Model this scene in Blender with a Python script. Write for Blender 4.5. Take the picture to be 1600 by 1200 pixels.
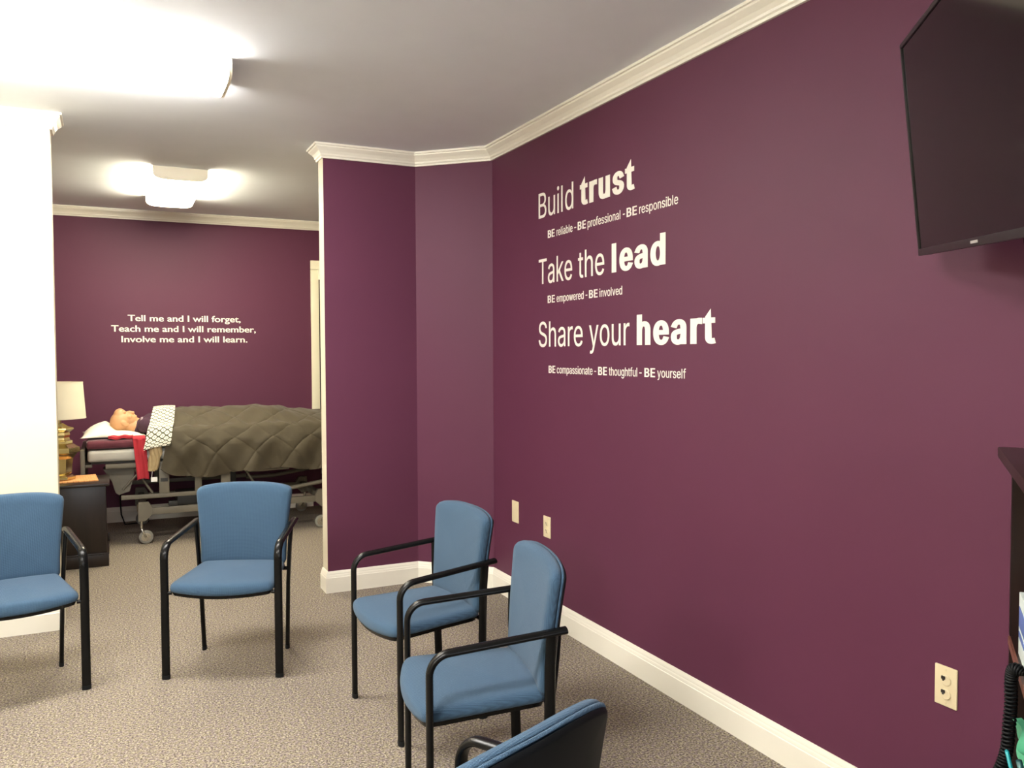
import bpy, bmesh, math, random, os
from mathutils import Vector, Matrix
from mathutils.geometry import delaunay_2d_cdt

random.seed(7)
for o in list(bpy.data.objects):
    bpy.data.objects.remove(o)
SC = bpy.context.scene
COL = SC.collection

# ------------------------------------------------------------------ camera
CAM_H = 1.55
cam_d = bpy.data.cameras.new('camera')
cam = bpy.data.objects.new('camera', cam_d)
COL.objects.link(cam)
cam_d.sensor_fit = 'HORIZONTAL'
cam_d.sensor_width = 36.0
cam_d.lens = 1303.1 / 1600.0 * 36.0
cam_d.clip_start = 0.02
YAW, PITCH, ROLL = 0.449597, -0.037045, -0.003913
_f = Vector((math.sin(YAW) * math.cos(PITCH), math.cos(YAW) * math.cos(PITCH), math.sin(PITCH)))
_r = Vector((math.cos(YAW), -math.sin(YAW), 0))
_u = _r.cross(_f)
_r2 = _r * math.cos(ROLL) + _u * math.sin(ROLL)
_u2 = -_r * math.sin(ROLL) + _u * math.cos(ROLL)
cam.matrix_world = Matrix(((_r2.x, _u2.x, -_f.x, 0), (_r2.y, _u2.y, -_f.y, 0),
                           (_r2.z, _u2.z, -_f.z, CAM_H), (0, 0, 0, 1)))
SC.camera = cam

# ------------------------------------------------------------------ world, exposure
w = bpy.data.worlds.new('world')
SC.world = w
w.use_nodes = True
w.node_tree.nodes['Background'].inputs[0].default_value = (0.9, 0.95, 1.0, 1)
w.node_tree.nodes['Background'].inputs[1].default_value = 1.6
SC.view_settings.view_transform = 'Standard'
SC.view_settings.look = 'None'
SC.view_settings.gamma = 1.0
SC.view_settings.exposure = 1.95
SC.view_settings.use_curve_mapping = False
LENS_MAIN = 14.0      # glow of the diffusers in the front room
LENS_BED = 12.5       # glow of the diffuser over the bed
LENS_UNSEEN = 17.0  # glow of the unseen lights added beside and left of the camera
SIDE_GAIN = 0.9

# ------------------------------------------------------------------ materials
def nd(nt, typ, **kw):
    n = nt.nodes.new(typ)
    for k, v in kw.items():
        setattr(n, k, v)
    return n

def lk(nt, a, b):
    nt.links.new(a, b)

def mth(nt, op, a, b=None, c=None):
    n = nt.nodes.new('ShaderNodeMath')
    n.operation = op
    for i, v in enumerate((a, b, c)):
        if v is None:
            continue
        if isinstance(v, (int, float)):
            n.inputs[i].default_value = v
        else:
            nt.links.new(v, n.inputs[i])
    return n.outputs[0]

def mat(name, color, rough=0.5, metal=0.0, var=0.06, vscale=6.0, bump=0.0, bscale=200.0, spec=None, sheen=0.0):
    m = bpy.data.materials.new(name)
    m.use_nodes = True
    nt = m.node_tree
    b = nt.nodes['Principled BSDF']
    b.inputs['Roughness'].default_value = rough
    b.inputs['Metallic'].default_value = metal
    if spec is not None:
        b.inputs['Specular IOR Level'].default_value = spec
    if sheen:
        b.inputs['Sheen Weight'].default_value = sheen
    tc = nd(nt, 'ShaderNodeTexCoord')
    nz = nd(nt, 'ShaderNodeTexNoise')
    nz.inputs['Scale'].default_value = vscale
    nz.inputs['Detail'].default_value = 3
    lk(nt, tc.outputs['Object'], nz.inputs['Vector'])
    r = nd(nt, 'ShaderNodeValToRGB')
    r.color_ramp.elements[0].position = 0.3
    r.color_ramp.elements[1].position = 0.7
    r.color_ramp.elements[0].color = tuple(c * (1 - var) for c in color) + (1,)
    r.color_ramp.elements[1].color = tuple(min(1, c * (1 + var)) for c in color) + (1,)
    lk(nt, nz.outputs['Fac'], r.inputs['Fac'])
    lk(nt, r.outputs['Color'], b.inputs['Base Color'])
    if bump:
        n2 = nd(nt, 'ShaderNodeTexNoise')
        n2.inputs['Scale'].default_value = bscale
        n2.inputs['Detail'].default_value = 2
        lk(nt, tc.outputs['Object'], n2.inputs['Vector'])
        bp = nd(nt, 'ShaderNodeBump')
        bp.inputs['Strength'].default_value = bump
        bp.inputs['Distance'].default_value = 0.002
        lk(nt, n2.outputs['Fac'], bp.inputs['Height'])
        lk(nt, bp.outputs['Normal'], b.inputs['Normal'])
    return m

def carpet_mat():
    m = bpy.data.materials.new('speckled_carpet')
    m.use_nodes = True
    nt = m.node_tree
    b = nt.nodes['Principled BSDF']
    b.inputs['Roughness'].default_value = 0.95
    b.inputs['Specular IOR Level'].default_value = 0.1
    tc = nd(nt, 'ShaderNodeTexCoord')
    def noise(scale, det, rg):
        n = nd(nt, 'ShaderNodeTexNoise')
        n.inputs['Scale'].default_value = scale; n.inputs['Detail'].default_value = det; n.inputs['Roughness'].default_value = rg
        lk(nt, tc.outputs['Object'], n.inputs['Vector'])
        return n
    n1 = noise(118, 3, 0.75)      # tufts, light and dark
    n3 = noise(55, 3, 0.7)        # yarn colour: straw against mauve grey
    n2 = nd(nt, 'ShaderNodeTexVoronoi'); n2.inputs['Scale'].default_value = 170
    lk(nt, tc.outputs['Object'], n2.inputs['Vector'])
    def ramp(src, stops):
        r = nd(nt, 'ShaderNodeValToRGB')
        e = r.color_ramp.elements
        e[0].position, e[0].color = stops[0][0], stops[0][1] + (1,)
        e[1].position, e[1].color = stops[-1][0], stops[-1][1] + (1,)
        for p, c in stops[1:-1]:
            e.new(p).color = c + (1,)
        lk(nt, src, r.inputs['Fac'])
        return r.outputs['Color']
    straw = ramp(n1.outputs['Fac'], [(0.34, (0.050, 0.039, 0.025)), (0.46, (0.190, 0.162, 0.110)), (0.56, (0.335, 0.295, 0.205)), (0.69, (0.60, 0.54, 0.39))])
    mauve = ramp(n1.outputs['Fac'], [(0.34, (0.044, 0.033, 0.031)), (0.46, (0.170, 0.136, 0.125)), (0.56, (0.275, 0.230, 0.208)), (0.69, (0.50, 0.43, 0.38))])
    pick = ramp(n3.outputs['Fac'], [(0.44, (0, 0, 0)), (0.56, (1, 1, 1))])
    mx = nd(nt, 'ShaderNodeMix', data_type='RGBA')
    lk(nt, pick, mx.inputs['Factor']); lk(nt, straw, mx.inputs['A']); lk(nt, mauve, mx.inputs['B'])
    lk(nt, mx.outputs['Result'], b.inputs['Base Color'])
    bp = nd(nt, 'ShaderNodeBump'); bp.inputs['Strength'].default_value = 0.6; bp.inputs['Distance'].default_value = 0.004
    h = mth(nt, 'ADD', n1.outputs['Fac'], n2.outputs['Distance'])
    lk(nt, h, bp.inputs['Height'])
    lk(nt, bp.outputs['Normal'], b.inputs['Normal'])
    return m

def fabric_mat(name, color, period=0.0042):
    m = bpy.data.materials.new(name)
    m.use_nodes = True
    nt = m.node_tree
    b = nt.nodes['Principled BSDF']
    b.inputs['Roughness'].default_value = 0.9
    b.inputs['Specular IOR Level'].default_value = 0.2
    b.inputs['Sheen Weight'].default_value = 0.1
    tc = nd(nt, 'ShaderNodeTexCoord')
    sp = nd(nt, 'ShaderNodeSeparateXYZ')
    lk(nt, tc.outputs['Object'], sp.inputs[0])
    k = 2 * math.pi / period
    sx = mth(nt, 'SINE', mth(nt, 'MULTIPLY', sp.outputs['X'], k))
    yz = mth(nt, 'ADD', sp.outputs['Y'], sp.outputs['Z'])
    sy = mth(nt, 'SINE', mth(nt, 'MULTIPLY', yz, k))
    h = mth(nt, 'ADD', sx, sy)
    r = nd(nt, 'ShaderNodeMapRange')
    r.inputs['From Min'].default_value = -2; r.inputs['From Max'].default_value = 2
    lk(nt, h, r.inputs['Value'])
    cr = nd(nt, 'ShaderNodeValToRGB')
    cr.color_ramp.elements[0].color = tuple(c * 0.72 for c in color) + (1,)
    cr.color_ramp.elements[1].color = tuple(c * 1.22 for c in color) + (1,)
    lk(nt, r.outputs['Result'], cr.inputs['Fac'])
    lk(nt, cr.outputs['Color'], b.inputs['Base Color'])
    bp = nd(nt, 'ShaderNodeBump'); bp.inputs['Strength'].default_value = 0.35; bp.inputs['Distance'].default_value = 0.0015
    lk(nt, h, bp.inputs['Height'])
    lk(nt, bp.outputs['Normal'], b.inputs['Normal'])
    return m

def emit_mat(name, color, strength):
    m = bpy.data.materials.new(name)
    m.use_nodes = True
    nt = m.node_tree
    b = nt.nodes['Principled BSDF']
    b.inputs['Base Color'].default_value = (0.9, 0.9, 0.88, 1)
    b.inputs['Emission Color'].default_value = color + (1,)
    # ribbed wraparound diffusers throw more light sideways than straight down
    tc = nd(nt, 'ShaderNodeTexCoord')
    sp = nd(nt, 'ShaderNodeSeparateXYZ')
    lk(nt, tc.outputs['Normal'], sp.inputs[0])
    side = mth(nt, 'SUBTRACT', 1.0, mth(nt, 'ABSOLUTE', sp.outputs['Z']))
    lk(nt, mth(nt, 'MULTIPLY', mth(nt, 'MULTIPLY_ADD', side, SIDE_GAIN, 1.0), strength), b.inputs['Emission Strength'])
    return m

def eye_pattern_mat():
    m = bpy.data.materials.new('cream_eye_lattice_cotton')
    m.use_nodes = True
    nt = m.node_tree
    b = nt.nodes['Principled BSDF']
    b.inputs['Roughness'].default_value = 0.9
    uv = nd(nt, 'ShaderNodeUVMap')
    sp = nd(nt, 'ShaderNodeSeparateXYZ')
    lk(nt, uv.outputs['UV'], sp.inputs[0])
    U, V = sp.outputs['X'], sp.outputs['Y']     # metres along and across, scaled to pattern cells
    c = mth(nt, 'MULTIPLY', mth(nt, 'COSINE', mth(nt, 'MULTIPLY', U, 2 * math.pi)), 0.25)
    def line(expr):
        fr = mth(nt, 'FRACT', expr)
        return mth(nt, 'MINIMUM', fr, mth(nt, 'SUBTRACT', 1.0, fr))
    d1 = line(mth(nt, 'SUBTRACT', V, c))
    d2 = line(mth(nt, 'ADD', mth(nt, 'SUBTRACT', V, 0.5), c))
    d = mth(nt, 'MINIMUM', d1, d2)
    ln = mth(nt, 'LESS_THAN', d, 0.12)
    # pupils at the middle of each eye
    fu = mth(nt, 'SUBTRACT', mth(nt, 'FRACT', U), 0.5)
    fv = mth(nt, 'SUBTRACT', mth(nt, 'FRACT', mth(nt, 'ADD', V, 0.25)), 0.5)
    r1 = mth(nt, 'ADD', mth(nt, 'POWER', mth(nt, 'MULTIPLY', fu, 2.0), 2.0), mth(nt, 'POWER', fv, 2.0))
    fu2 = mth(nt, 'SUBTRACT', mth(nt, 'FRACT', mth(nt, 'ADD', U, 0.5)), 0.5)
    fv2 = mth(nt, 'SUBTRACT', mth(nt, 'FRACT', mth(nt, 'ADD', V, 0.75)), 0.5)
    r2 = mth(nt, 'ADD', mth(nt, 'POWER', mth(nt, 'MULTIPLY', fu2, 2.0), 2.0), mth(nt, 'POWER', fv2, 2.0))
    dot = mth(nt, 'LESS_THAN', mth(nt, 'MINIMUM', r1, r2), 0.010)
    f = mth(nt, 'MAXIMUM', ln, dot)
    mx = nd(nt, 'ShaderNodeMix', data_type='RGBA')
    lk(nt, f, mx.inputs['Factor'])
    mx.inputs['A'].default_value = (0.83, 0.80, 0.66, 1)
    mx.inputs['B'].default_value = (0.075, 0.08, 0.045, 1)
    lk(nt, mx.outputs['Result'], b.inputs['Base Color'])
    return m

def weave_mat():
    m = bpy.data.materials.new('orange_woven_straw')
    m.use_nodes = True
    nt = m.node_tree
    b = nt.nodes['Principled BSDF']
    b.inputs['Roughness'].default_value = 0.8
    tc = nd(nt, 'ShaderNodeTexCoord')
    ck = nd(nt, 'ShaderNodeTexBrick')
    ck.inputs['Scale'].default_value = 14
    ck.inputs['Color1'].default_value = (0.74, 0.38, 0.14, 1)
    ck.inputs['Color2'].default_value = (0.62, 0.29, 0.10, 1)
    ck.inputs['Mortar'].default_value = (0.42, 0.17, 0.06, 1)
    ck.inputs['Mortar Size'].default_value = 0.03
    lk(nt, tc.outputs['Object'], ck.inputs['Vector'])
    lk(nt, ck.outputs['Color'], b.inputs['Base Color'])
    return m

def wood_mat(name, c1, c2, rough=0.3):
    m = bpy.data.materials.new(name)
    m.use_nodes = True
    nt = m.node_tree
    b = nt.nodes['Principled BSDF']
    b.inputs['Roughness'].default_value = rough
    tc = nd(nt, 'ShaderNodeTexCoord')
    mp = nd(nt, 'ShaderNodeMapping')
    mp.inputs['Scale'].default_value = (14, 14, 1.2)
    lk(nt, tc.outputs['Object'], mp.inputs['Vector'])
    nz = nd(nt, 'ShaderNodeTexNoise'); nz.inputs['Scale'].default_value = 3; nz.inputs['Detail'].default_value = 5
    lk(nt, mp.outputs['Vector'], nz.inputs['Vector'])
    r = nd(nt, 'ShaderNodeValToRGB')
    r.color_ramp.elements[0].position = 0.3; r.color_ramp.elements[0].color = c1 + (1,)
    r.color_ramp.elements[1].position = 0.7; r.color_ramp.elements[1].color = c2 + (1,)
    lk(nt, nz.outputs['Fac'], r.inputs['Fac'])
    lk(nt, r.outputs['Color'], b.inputs['Base Color'])
    return m

M = {}
M['purple'] = mat('plum_wall_paint', (0.103, 0.0255, 0.056), 0.55, var=0.03, vscale=1.5, bump=0.12, bscale=350, spec=0.3)
M['white_wall'] = mat('cream_wall_paint', (0.68, 0.62, 0.47), 0.6, var=0.015, bump=0.1, bscale=350)
M['trim'] = mat('white_trim_paint', (0.84, 0.81, 0.70), 0.35, var=0.01)
M['ceiling'] = mat('ceiling_paint', (0.83, 0.88, 0.94), 0.85, var=0.01, bump=0.1, bscale=250)
M['carpet'] = carpet_mat()
M['blue'] = fabric_mat('blue_chair_fabric', (0.045, 0.090, 0.148))
M['black_metal'] = mat('black_tube_metal', (0.004, 0.004, 0.004), 0.27, 0.0, var=0.1, spec=0.2)
M['black_plastic'] = mat('black_plastic', (0.005, 0.006, 0.007), 0.5, var=0.1, spec=0.22)
M['tv_case'] = mat('tv_black_case', (0.012, 0.012, 0.012), 0.35, var=0.05)
M['tv_screen'] = mat('tv_dark_screen', (0.010, 0.009, 0.009), 0.10, var=0.05, spec=0.18)
M['silver'] = mat('silver_print', (0.5, 0.48, 0.47), 0.4, 0.2, var=0.03)
M['lettering'] = mat('cream_vinyl', (0.86, 0.84, 0.74), 0.5, var=0.01)
M['ivory'] = mat('ivory_plastic', (0.72, 0.62, 0.40), 0.4, var=0.02)
M['dark_hole'] = mat('dark_socket', (0.02, 0.015, 0.012), 0.6, var=0.05)
M['fixture'] = mat('cream_fixture_metal', (0.75, 0.69, 0.55), 0.4, var=0.01)
M['lens_main'] = emit_mat('lit_diffuser_front', (1.0, 0.955, 0.89), LENS_MAIN)
M['lens_bed'] = emit_mat('lit_diffuser_bed', (1.0, 0.90, 0.66), LENS_BED)
M['lens_added_left'] = emit_mat('lit_diffuser_added_left', (1.0, 0.955, 0.89), 2.5)
M['lens_unseen'] = emit_mat('lit_diffuser_unseen', (1.0, 0.955, 0.89), LENS_UNSEEN)
M['bed_grey'] = mat('bed_grey_enamel', (0.16, 0.142, 0.105), 0.45, 0.1, var=0.05)
M['bed_dark'] = mat('bed_dark_steel', (0.03, 0.03, 0.028), 0.5, 0.2, var=0.1)
M['chrome'] = mat('chrome', (0.6, 0.58, 0.52), 0.2, 0.9, var=0.03)
M['rubber'] = mat('grey_rubber_tyre', (0.22, 0.21, 0.18), 0.6, var=0.05)
M['mattress'] = mat('grey_vinyl_mattress', (0.42, 0.41, 0.36), 0.5, var=0.05, bump=0.2, bscale=40)
M['maroon'] = mat('maroon_fleece', (0.105, 0.022, 0.035), 0.95, var=0.2, vscale=20, bump=0.4, bscale=90, sheen=0.2)
M['red'] = mat('red_cloth', (0.42, 0.022, 0.035), 0.85, var=0.08, vscale=10, bump=0.2, bscale=120)
M['pillow'] = mat('white_pillowcase', (0.86, 0.82, 0.68), 0.85, var=0.03, bump=0.2, bscale=25)
M['skin'] = mat('manikin_vinyl_skin', (0.60, 0.33, 0.16), 0.5, var=0.06, vscale=12)
M['navy'] = mat('navy_plum_shirt', (0.055, 0.022, 0.042), 0.9, var=0.2, vscale=20)
M['collar'] = mat('pale_collar', (0.30, 0.24, 0.27), 0.9)
M['brown'] = mat('olive_brown_comforter', (0.054, 0.041, 0.019), 0.75, var=0.10, vscale=9, bump=0.25, bscale=60, sheen=0.15)
M['eye'] = eye_pattern_mat()
M['beige'] = mat('beige_blanket', (0.44, 0.33, 0.17), 0.9, var=0.12, vscale=14, bump=0.3, bscale=60)
M['paper'] = mat('white_paper', (0.82, 0.80, 0.76), 0.7, var=0.02)
M['espresso'] = wood_mat('espresso_wood', (0.008, 0.0045, 0.003), (0.017, 0.009, 0.006), 0.32)
M['cherry'] = wood_mat('dark_cherry_wood', (0.010, 0.004, 0.0035), (0.022, 0.008, 0.006), 0.4)
M['cherry_lit_edge'] = wood_mat('lit_cherry_edge', (0.13, 0.045, 0.03), (0.20, 0.08, 0.055), 0.4)  # lighter cherry: light caught by the shelf fronts, put into the colour
M['brass'] = mat('polished_brass', (0.70, 0.60, 0.32), 0.16, 1.0, var=0.05, vscale=8)
M['shade'] = mat('cream_lamp_shade', (0.80, 0.74, 0.56), 0.85, var=0.02, bump=0.1, bscale=300)
M['weave'] = weave_mat()
M['teal'] = mat('teal_plastic', (0.015, 0.33, 0.37), 0.35, var=0.05)
M['teal_dark'] = mat('dark_teal_plastic', (0.02, 0.09, 0.09), 0.35, var=0.05)
M['green'] = mat('green_plastic_bag', (0.08, 0.36, 0.20), 0.4, var=0.35, vscale=14, bump=0.5, bscale=25)
M['mint'] = mat('mint_packet', (0.34, 0.62, 0.46), 0.35, var=0.15, vscale=20)
M['carton'] = mat('pale_carton', (0.62, 0.70, 0.68), 0.6, var=0.03)
M['blue_ink'] = mat('blue_ink', (0.10, 0.16, 0.42), 0.6, var=0.1)
M['blind'] = mat('cream_blind', (0.84, 0.80, 0.60), 0.7, var=0.01)

# ------------------------------------------------------------------ mesh helpers
def link(name, me, mats, parent=None, smooth=False, angle=None):
    o = bpy.data.objects.new(name, me)
    COL.objects.link(o)
    for m_ in (mats if isinstance(mats, (list, tuple)) else [mats]):
        me.materials.append(m_)
    if parent is not None:
        o.parent = parent
    if smooth:
        for p in me.polygons:
            p.use_smooth = True
        if angle is not None:
            try:
                me.set_sharp_from_angle(angle=math.radians(angle))
            except Exception:
                pass
    return o

def from_bm(name, bm, mats, parent=None, smooth=False, angle=None):
    bmesh.ops.recalc_face_normals(bm, faces=bm.faces)
    me = bpy.data.meshes.new(name)
    bm.to_mesh(me)
    bm.free()
    return link(name, me, mats, parent, smooth, angle)

def add_box(bm, lo, hi, bevel=0.0, seg=2, mi=0, mtx=None):
    vs = []
    for z in (lo[2], hi[2]):
        for y in (lo[1], hi[1]):
            for x in (lo[0], hi[0]):
                vs.append(bm.verts.new((x, y, z)))
    idx = [(0, 2, 3, 1), (4, 5, 7, 6), (0, 1, 5, 4), (2, 6, 7, 3), (0, 4, 6, 2), (1, 3, 7, 5)]
    fs = []
    for q in idx:
        f = bm.faces.new([vs[i] for i in q])
        f.material_index = mi
        fs.append(f)
    out = vs
    if bevel > 0:
        es = set()
        for f in fs:
            es.update(f.edges)
        r = bmesh.ops.bevel(bm, geom=list(es), offset=bevel, segments=seg, affect='EDGES', profile=0.6)
        out = list({v for f in r['faces'] for v in f.verts} | {v for v in vs if v.is_valid})
        for f in r['faces']:
            f.material_index = mi
    if mtx is not None:
        bmesh.ops.transform(bm, matrix=mtx, verts=[v for v in out if v.is_valid])
    return out

def box(name, lo, hi, m, parent=None, bevel=0.0, seg=2, smooth=False):
    bm = bmesh.new()
    add_box(bm, lo, hi, bevel, seg)
    return from_bm(name, bm, m, parent, smooth=bevel > 0, angle=40)

def add_tube(bm, pts, a, b=None, lat=None, n=14, mi=0, cap=True):
    """sweep an elliptical section along pts; a = half size along lat, b = half size the other way"""
    pts = [Vector(p) for p in pts]
    rings = []
    prev = None
    for i, p in enumerate(pts):
        if i == 0:
            t = pts[1] - pts[0]
        elif i == len(pts) - 1:
            t = pts[-1] - pts[-2]
        else:
            t = (pts[i + 1] - pts[i]).normalized() + (pts[i] - pts[i - 1]).normalized()
        t.normalize()
        if lat is not None:
            L = Vector(lat)
        else:
            L = prev if prev is not None else (Vector((0, 0, 1)) if abs(t.z) < 0.9 else Vector((1, 0, 0)))
        L = (L - t * L.dot(t)).normalized()
        prev = L
        N = t.cross(L)
        bb = a if b is None else b
        ring = []
        for k in range(n):
            th = 2 * math.pi * k / n
            c, s = math.cos(th), math.sin(th)
            ring.append(bm.verts.new(p + L * (a * c) + N * (bb * s)))
        rings.append(ring)
    for i in range(len(rings) - 1):
        for k in range(n):
            f = bm.faces.new((rings[i][k], rings[i][(k + 1) % n], rings[i + 1][(k + 1) % n], rings[i + 1][k]))
            f.material_index = mi
    if cap:
        f = bm.faces.new(rings[0]); f.material_index = mi
        f = bm.faces.new(list(reversed(rings[-1]))); f.material_index = mi

def tube(name, pts, a, m, parent=None, b=None, lat=None, n=14):
    bm = bmesh.new()
    add_tube(bm, pts, a, b, lat, n)
    return from_bm(name, bm, m, parent, smooth=True, angle=50)

def add_lathe(bm, prof, c=(0, 0, 0), n=32, mi=0, axis='z', rot0=0.0):
    """prof = [(radius, height)]"""
    rings = []
    for r, h in prof:
        ring = []
        for k in range(n):
            th = rot0 + 2 * math.pi * k / n
            x, y = r * math.cos(th), r * math.sin(th)
            if axis == 'z':
                p = (c[0] + x, c[1] + y, c[2] + h)
            elif axis == 'x':
                p = (c[0] + h, c[1] + x, c[2] + y)
            else:
                p = (c[0] + x, c[1] + h, c[2] + y)
            ring.append(bm.verts.new(p))
        rings.append(ring)
    for i in range(len(rings) - 1):
        for k in range(n):
            f = bm.faces.new((rings[i][k], rings[i][(k + 1) % n], rings[i + 1][(k + 1) % n], rings[i + 1][k]))
            f.material_index = mi
    f = bm.faces.new(rings[0]); f.material_index = mi
    f = bm.faces.new(rings[-1]); f.material_index = mi

def lathe(name, prof, c, m, parent=None, n=32, axis='z', rot0=0.0, angle=35):
    bm = bmesh.new()
    add_lathe(bm, prof, c, n, axis=axis, rot0=rot0)
    return from_bm(name, bm, m, parent, smooth=True, angle=angle)

def grid_mesh(name, nu, nv, fn, m, parent=None, thick=0.0, uvfn=None, smooth=True):
    """surface fn(u,v) with u,v in 0..1; optional thickness along the normal"""
    bm = bmesh.new()
    uvl = bm.loops.layers.uv.new('UVMap')
    V = [[bm.verts.new(fn(i / nu, j / nv)) for j in range(nv + 1)] for i in range(nu + 1)]
    for i in range(nu):
        for j in range(nv):
            f = bm.faces.new((V[i][j], V[i + 1][j], V[i + 1][j + 1], V[i][j + 1]))
            if uvfn:
                for lp, (a, b) in zip(f.loops, ((i, j), (i + 1, j), (i + 1, j + 1), (i, j + 1))):
                    lp[uvl].uv = uvfn(a / nu, b / nv)
    bmesh.ops.recalc_face_normals(bm, faces=bm.faces)
    if thick:
        bmesh.ops.solidify(bm, geom=bm.faces[:], thickness=thick)
    return from_bm(name, bm, m, parent, smooth=smooth, angle=70)

def ring_loft(bm, rings, mi=0):
    VR = [[bm.verts.new(p) for p in r] for r in rings]
    n = len(VR[0])
    for i in range(len(VR) - 1):
        for k in range(n):
            f = bm.faces.new((VR[i][k], VR[i][(k + 1) % n], VR[i + 1][(k + 1) % n], VR[i + 1][k]))
            f.material_index = mi
    f = bm.faces.new(VR[0]); f.material_index = mi
    f = bm.faces.new(VR[-1]); f.material_index = mi

def empty(name, loc=(0, 0, 0), rz=0.0):
    o = bpy.data.objects.new(name, None)
    COL.objects.link(o)
    o.empty_display_size = 0.1
    o.location = loc
    o.rotation_euler = (0, 0, rz)
    return o

def tag(o, label=None, cat=None, group=None, kind=None):
    if label: o['label'] = label
    if cat: o['category'] = cat
    if group: o['group'] = group
    if kind: o['kind'] = kind
    return o

def struct(o):
    o['kind'] = 'structure'
    return o

def sweep_profile(name, path, prof, m, side=1, parent=None):
    """profile (d, z) swept along a floor-plan polyline with mitred corners; d is measured to the side"""
    P = [Vector((p[0], p[1])) for p in path]
    n = len(P)
    bm = bmesh.new()
    rings = []
    for i in range(n):
        def nrm(a, b):
            t = (b - a).normalized()
            return Vector((-t.y, t.x)) * side
        if i == 0:
            off = nrm(P[0], P[1])
        elif i == n - 1:
            off = nrm(P[-2], P[-1])
        else:
            n1, n2 = nrm(P[i - 1], P[i]), nrm(P[i], P[i + 1])
            bis = (n1 + n2).normalized()
            off = bis / max(0.2, bis.dot(n1))
        rings.append([bm.verts.new((P[i].x + off.x * d, P[i].y + off.y * d, z)) for d, z in prof])
    k = len(prof)
    for i in range(n - 1):
        for j in range(k):
            bm.faces.new((rings[i][j], rings[i][(j + 1) % k], rings[i + 1][(j + 1) % k], rings[i + 1][j]))
    bm.faces.new(rings[0]); bm.faces.new(list(reversed(rings[-1])))
    return from_bm(name, bm, m, parent)

# ------------------------------------------------------------------ the room
XR = 2.2597; YC = 5.345; YCB = 5.475; XCL = 1.249; XCD = 1.8666; YRD = 4.966
YL = 5.308; YLB = 5.44; XL = -0.2729; YF = 8.503; ZC = 2.88; ZB = 0.1392
YN = -2.6; XW = -3.6

struct(box('floor', (XW - .1, YN - .1, -0.08), (3.4, YF + .1, 0.0), M['carpet']))
struct(box('ceiling', (XW - .1, YN - .1, ZC), (3.4, YF + .1, ZC + 0.08), M['ceiling']))
struct(box('wall_right', (XR, YN, 0), (XR + .12, YRD, ZC), M['purple']))
bm = bmesh.new()
pts = [(XCD, YC), (XR, YRD), (XR + .12, YRD), (XR + .12, YC)]
lo = [bm.verts.new((x, y, 0)) for x, y in pts]; hi = [bm.verts.new((x, y, ZC)) for x, y in pts]
for i in range(4):
    bm.faces.new((lo[i], lo[(i + 1) % 4], hi[(i + 1) % 4], hi[i]))
bm.faces.new(lo); bm.faces.new(hi)
struct(from_bm('wall_diagonal', bm, M['purple']))
bm = bmesh.new()
add_box(bm, (XCL, YC, 0), (3.3, YCB, ZC))
for f in bm.faces:
    f.material_index = 0 if (f.calc_center_median().y < YC + .001) else 1
o = from_bm('wall_partition_right', bm, [M['purple'], M['white_wall']])
struct(o)
struct(box('wall_partition_left', (XW, YL, 0), (XL, YLB, ZC), M['white_wall']))
struct(box('wall_far', (XW, YF, 0), (3.3, YF + .1, ZC), M['purple']))
struct(box('wall_left', (XW - .1, YN, 0), (XW, YF, ZC), M['white_wall']))
# the wall behind the photographer, with an unseen window added to brighten the ceiling
bm = bmesh.new()
add_box(bm, (XW, YN - .1, 0), (-1.0, YN, ZC)); add_box(bm, (1.6, YN - .1, 0), (3.3, YN, ZC))
add_box(bm, (-1.0, YN - .1, 0), (1.6, YN, 0.75)); add_box(bm, (-1.0, YN - .1, 2.40), (1.6, YN, ZC))
struct(from_bm('wall_near', bm, M['white_wall']))
added_win = struct(box('added_window', (-1.08, YN, 0.69), (1.68, YN + 0.03, 0.75), M['trim']))
for k, (x0, x1, z0, z1) in enumerate(((-1.08, -1.0, 0.75, 2.48), (1.6, 1.68, 0.75, 2.48), (-1.0, 1.6, 2.40, 2.48), (0.28, 0.32, 0.75, 2.40))):
    box('window_frame', (x0, YN if k < 3 else YN - 0.06, z0), (x1, YN + 0.02 if k < 3 else YN - 0.02, z1), M['trim'], added_win)  # frame parts of the added window
_pl = bpy.data.lights.new('added_daylight_portal', 'AREA')  # guides sampling of the sky light through the added window
_pl.shape = 'RECTANGLE'; _pl.size = 2.6; _pl.size_y = 1.65; _pl.cycles.is_portal = True
_po = bpy.data.objects.new('added_daylight_portal', _pl); COL.objects.link(_po)
_po.location = (0.3, YN - 0.09, 1.575); _po.rotation_euler = (math.pi / 2, 0, 0)
struct(box('wall_bedroom_right', (3.3, YN, 0), (3.4, YF, ZC), M['purple']))
struct(box('wall_bedroom_left', (-1.75, YLB, 0), (-1.65, YF, ZC), M['purple']))

CROWN = [(-0.004, 2.795), (0.012, 2.795), (0.014, 2.806), (0.020, 2.812), (0.022, 2.822), (0.032, 2.838), (0.046, 2.852),
         (0.052, 2.858), (0.053, 2.866), (0.062, 2.868), (0.063, ZC), (-0.004, ZC)]
BASE = [(-0.004, -0.002), (0.016, -0.002), (0.016, 0.098), (0.0135, 0.101), (0.0135, 0.104), (0.012, 0.112), (0.0095, 0.118),
        (0.0095, 0.121), (0.008, 0.128), (0.004, ZB), (-0.004, ZB)]
main_r = [(3.0, YCB), (XCL, YCB), (XCL, YC), (XCD, YC), (XR, YRD), (XR, YN)]
main_l = [(XW, YL), (XL, YL), (XL, YLB), (-1.65, YLB)]
struct(sweep_profile('trim_1', main_r, CROWN, M['trim'], side=-1))
struct(sweep_profile('trim_2', main_l, CROWN, M['trim'], side=-1))
struct(sweep_profile('trim_3', [(-1.65, YF), (3.3, YF)], CROWN, M['trim'], side=-1))
struct(sweep_profile('baseboard_right', main_r, BASE, M['trim'], side=-1))
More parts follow.
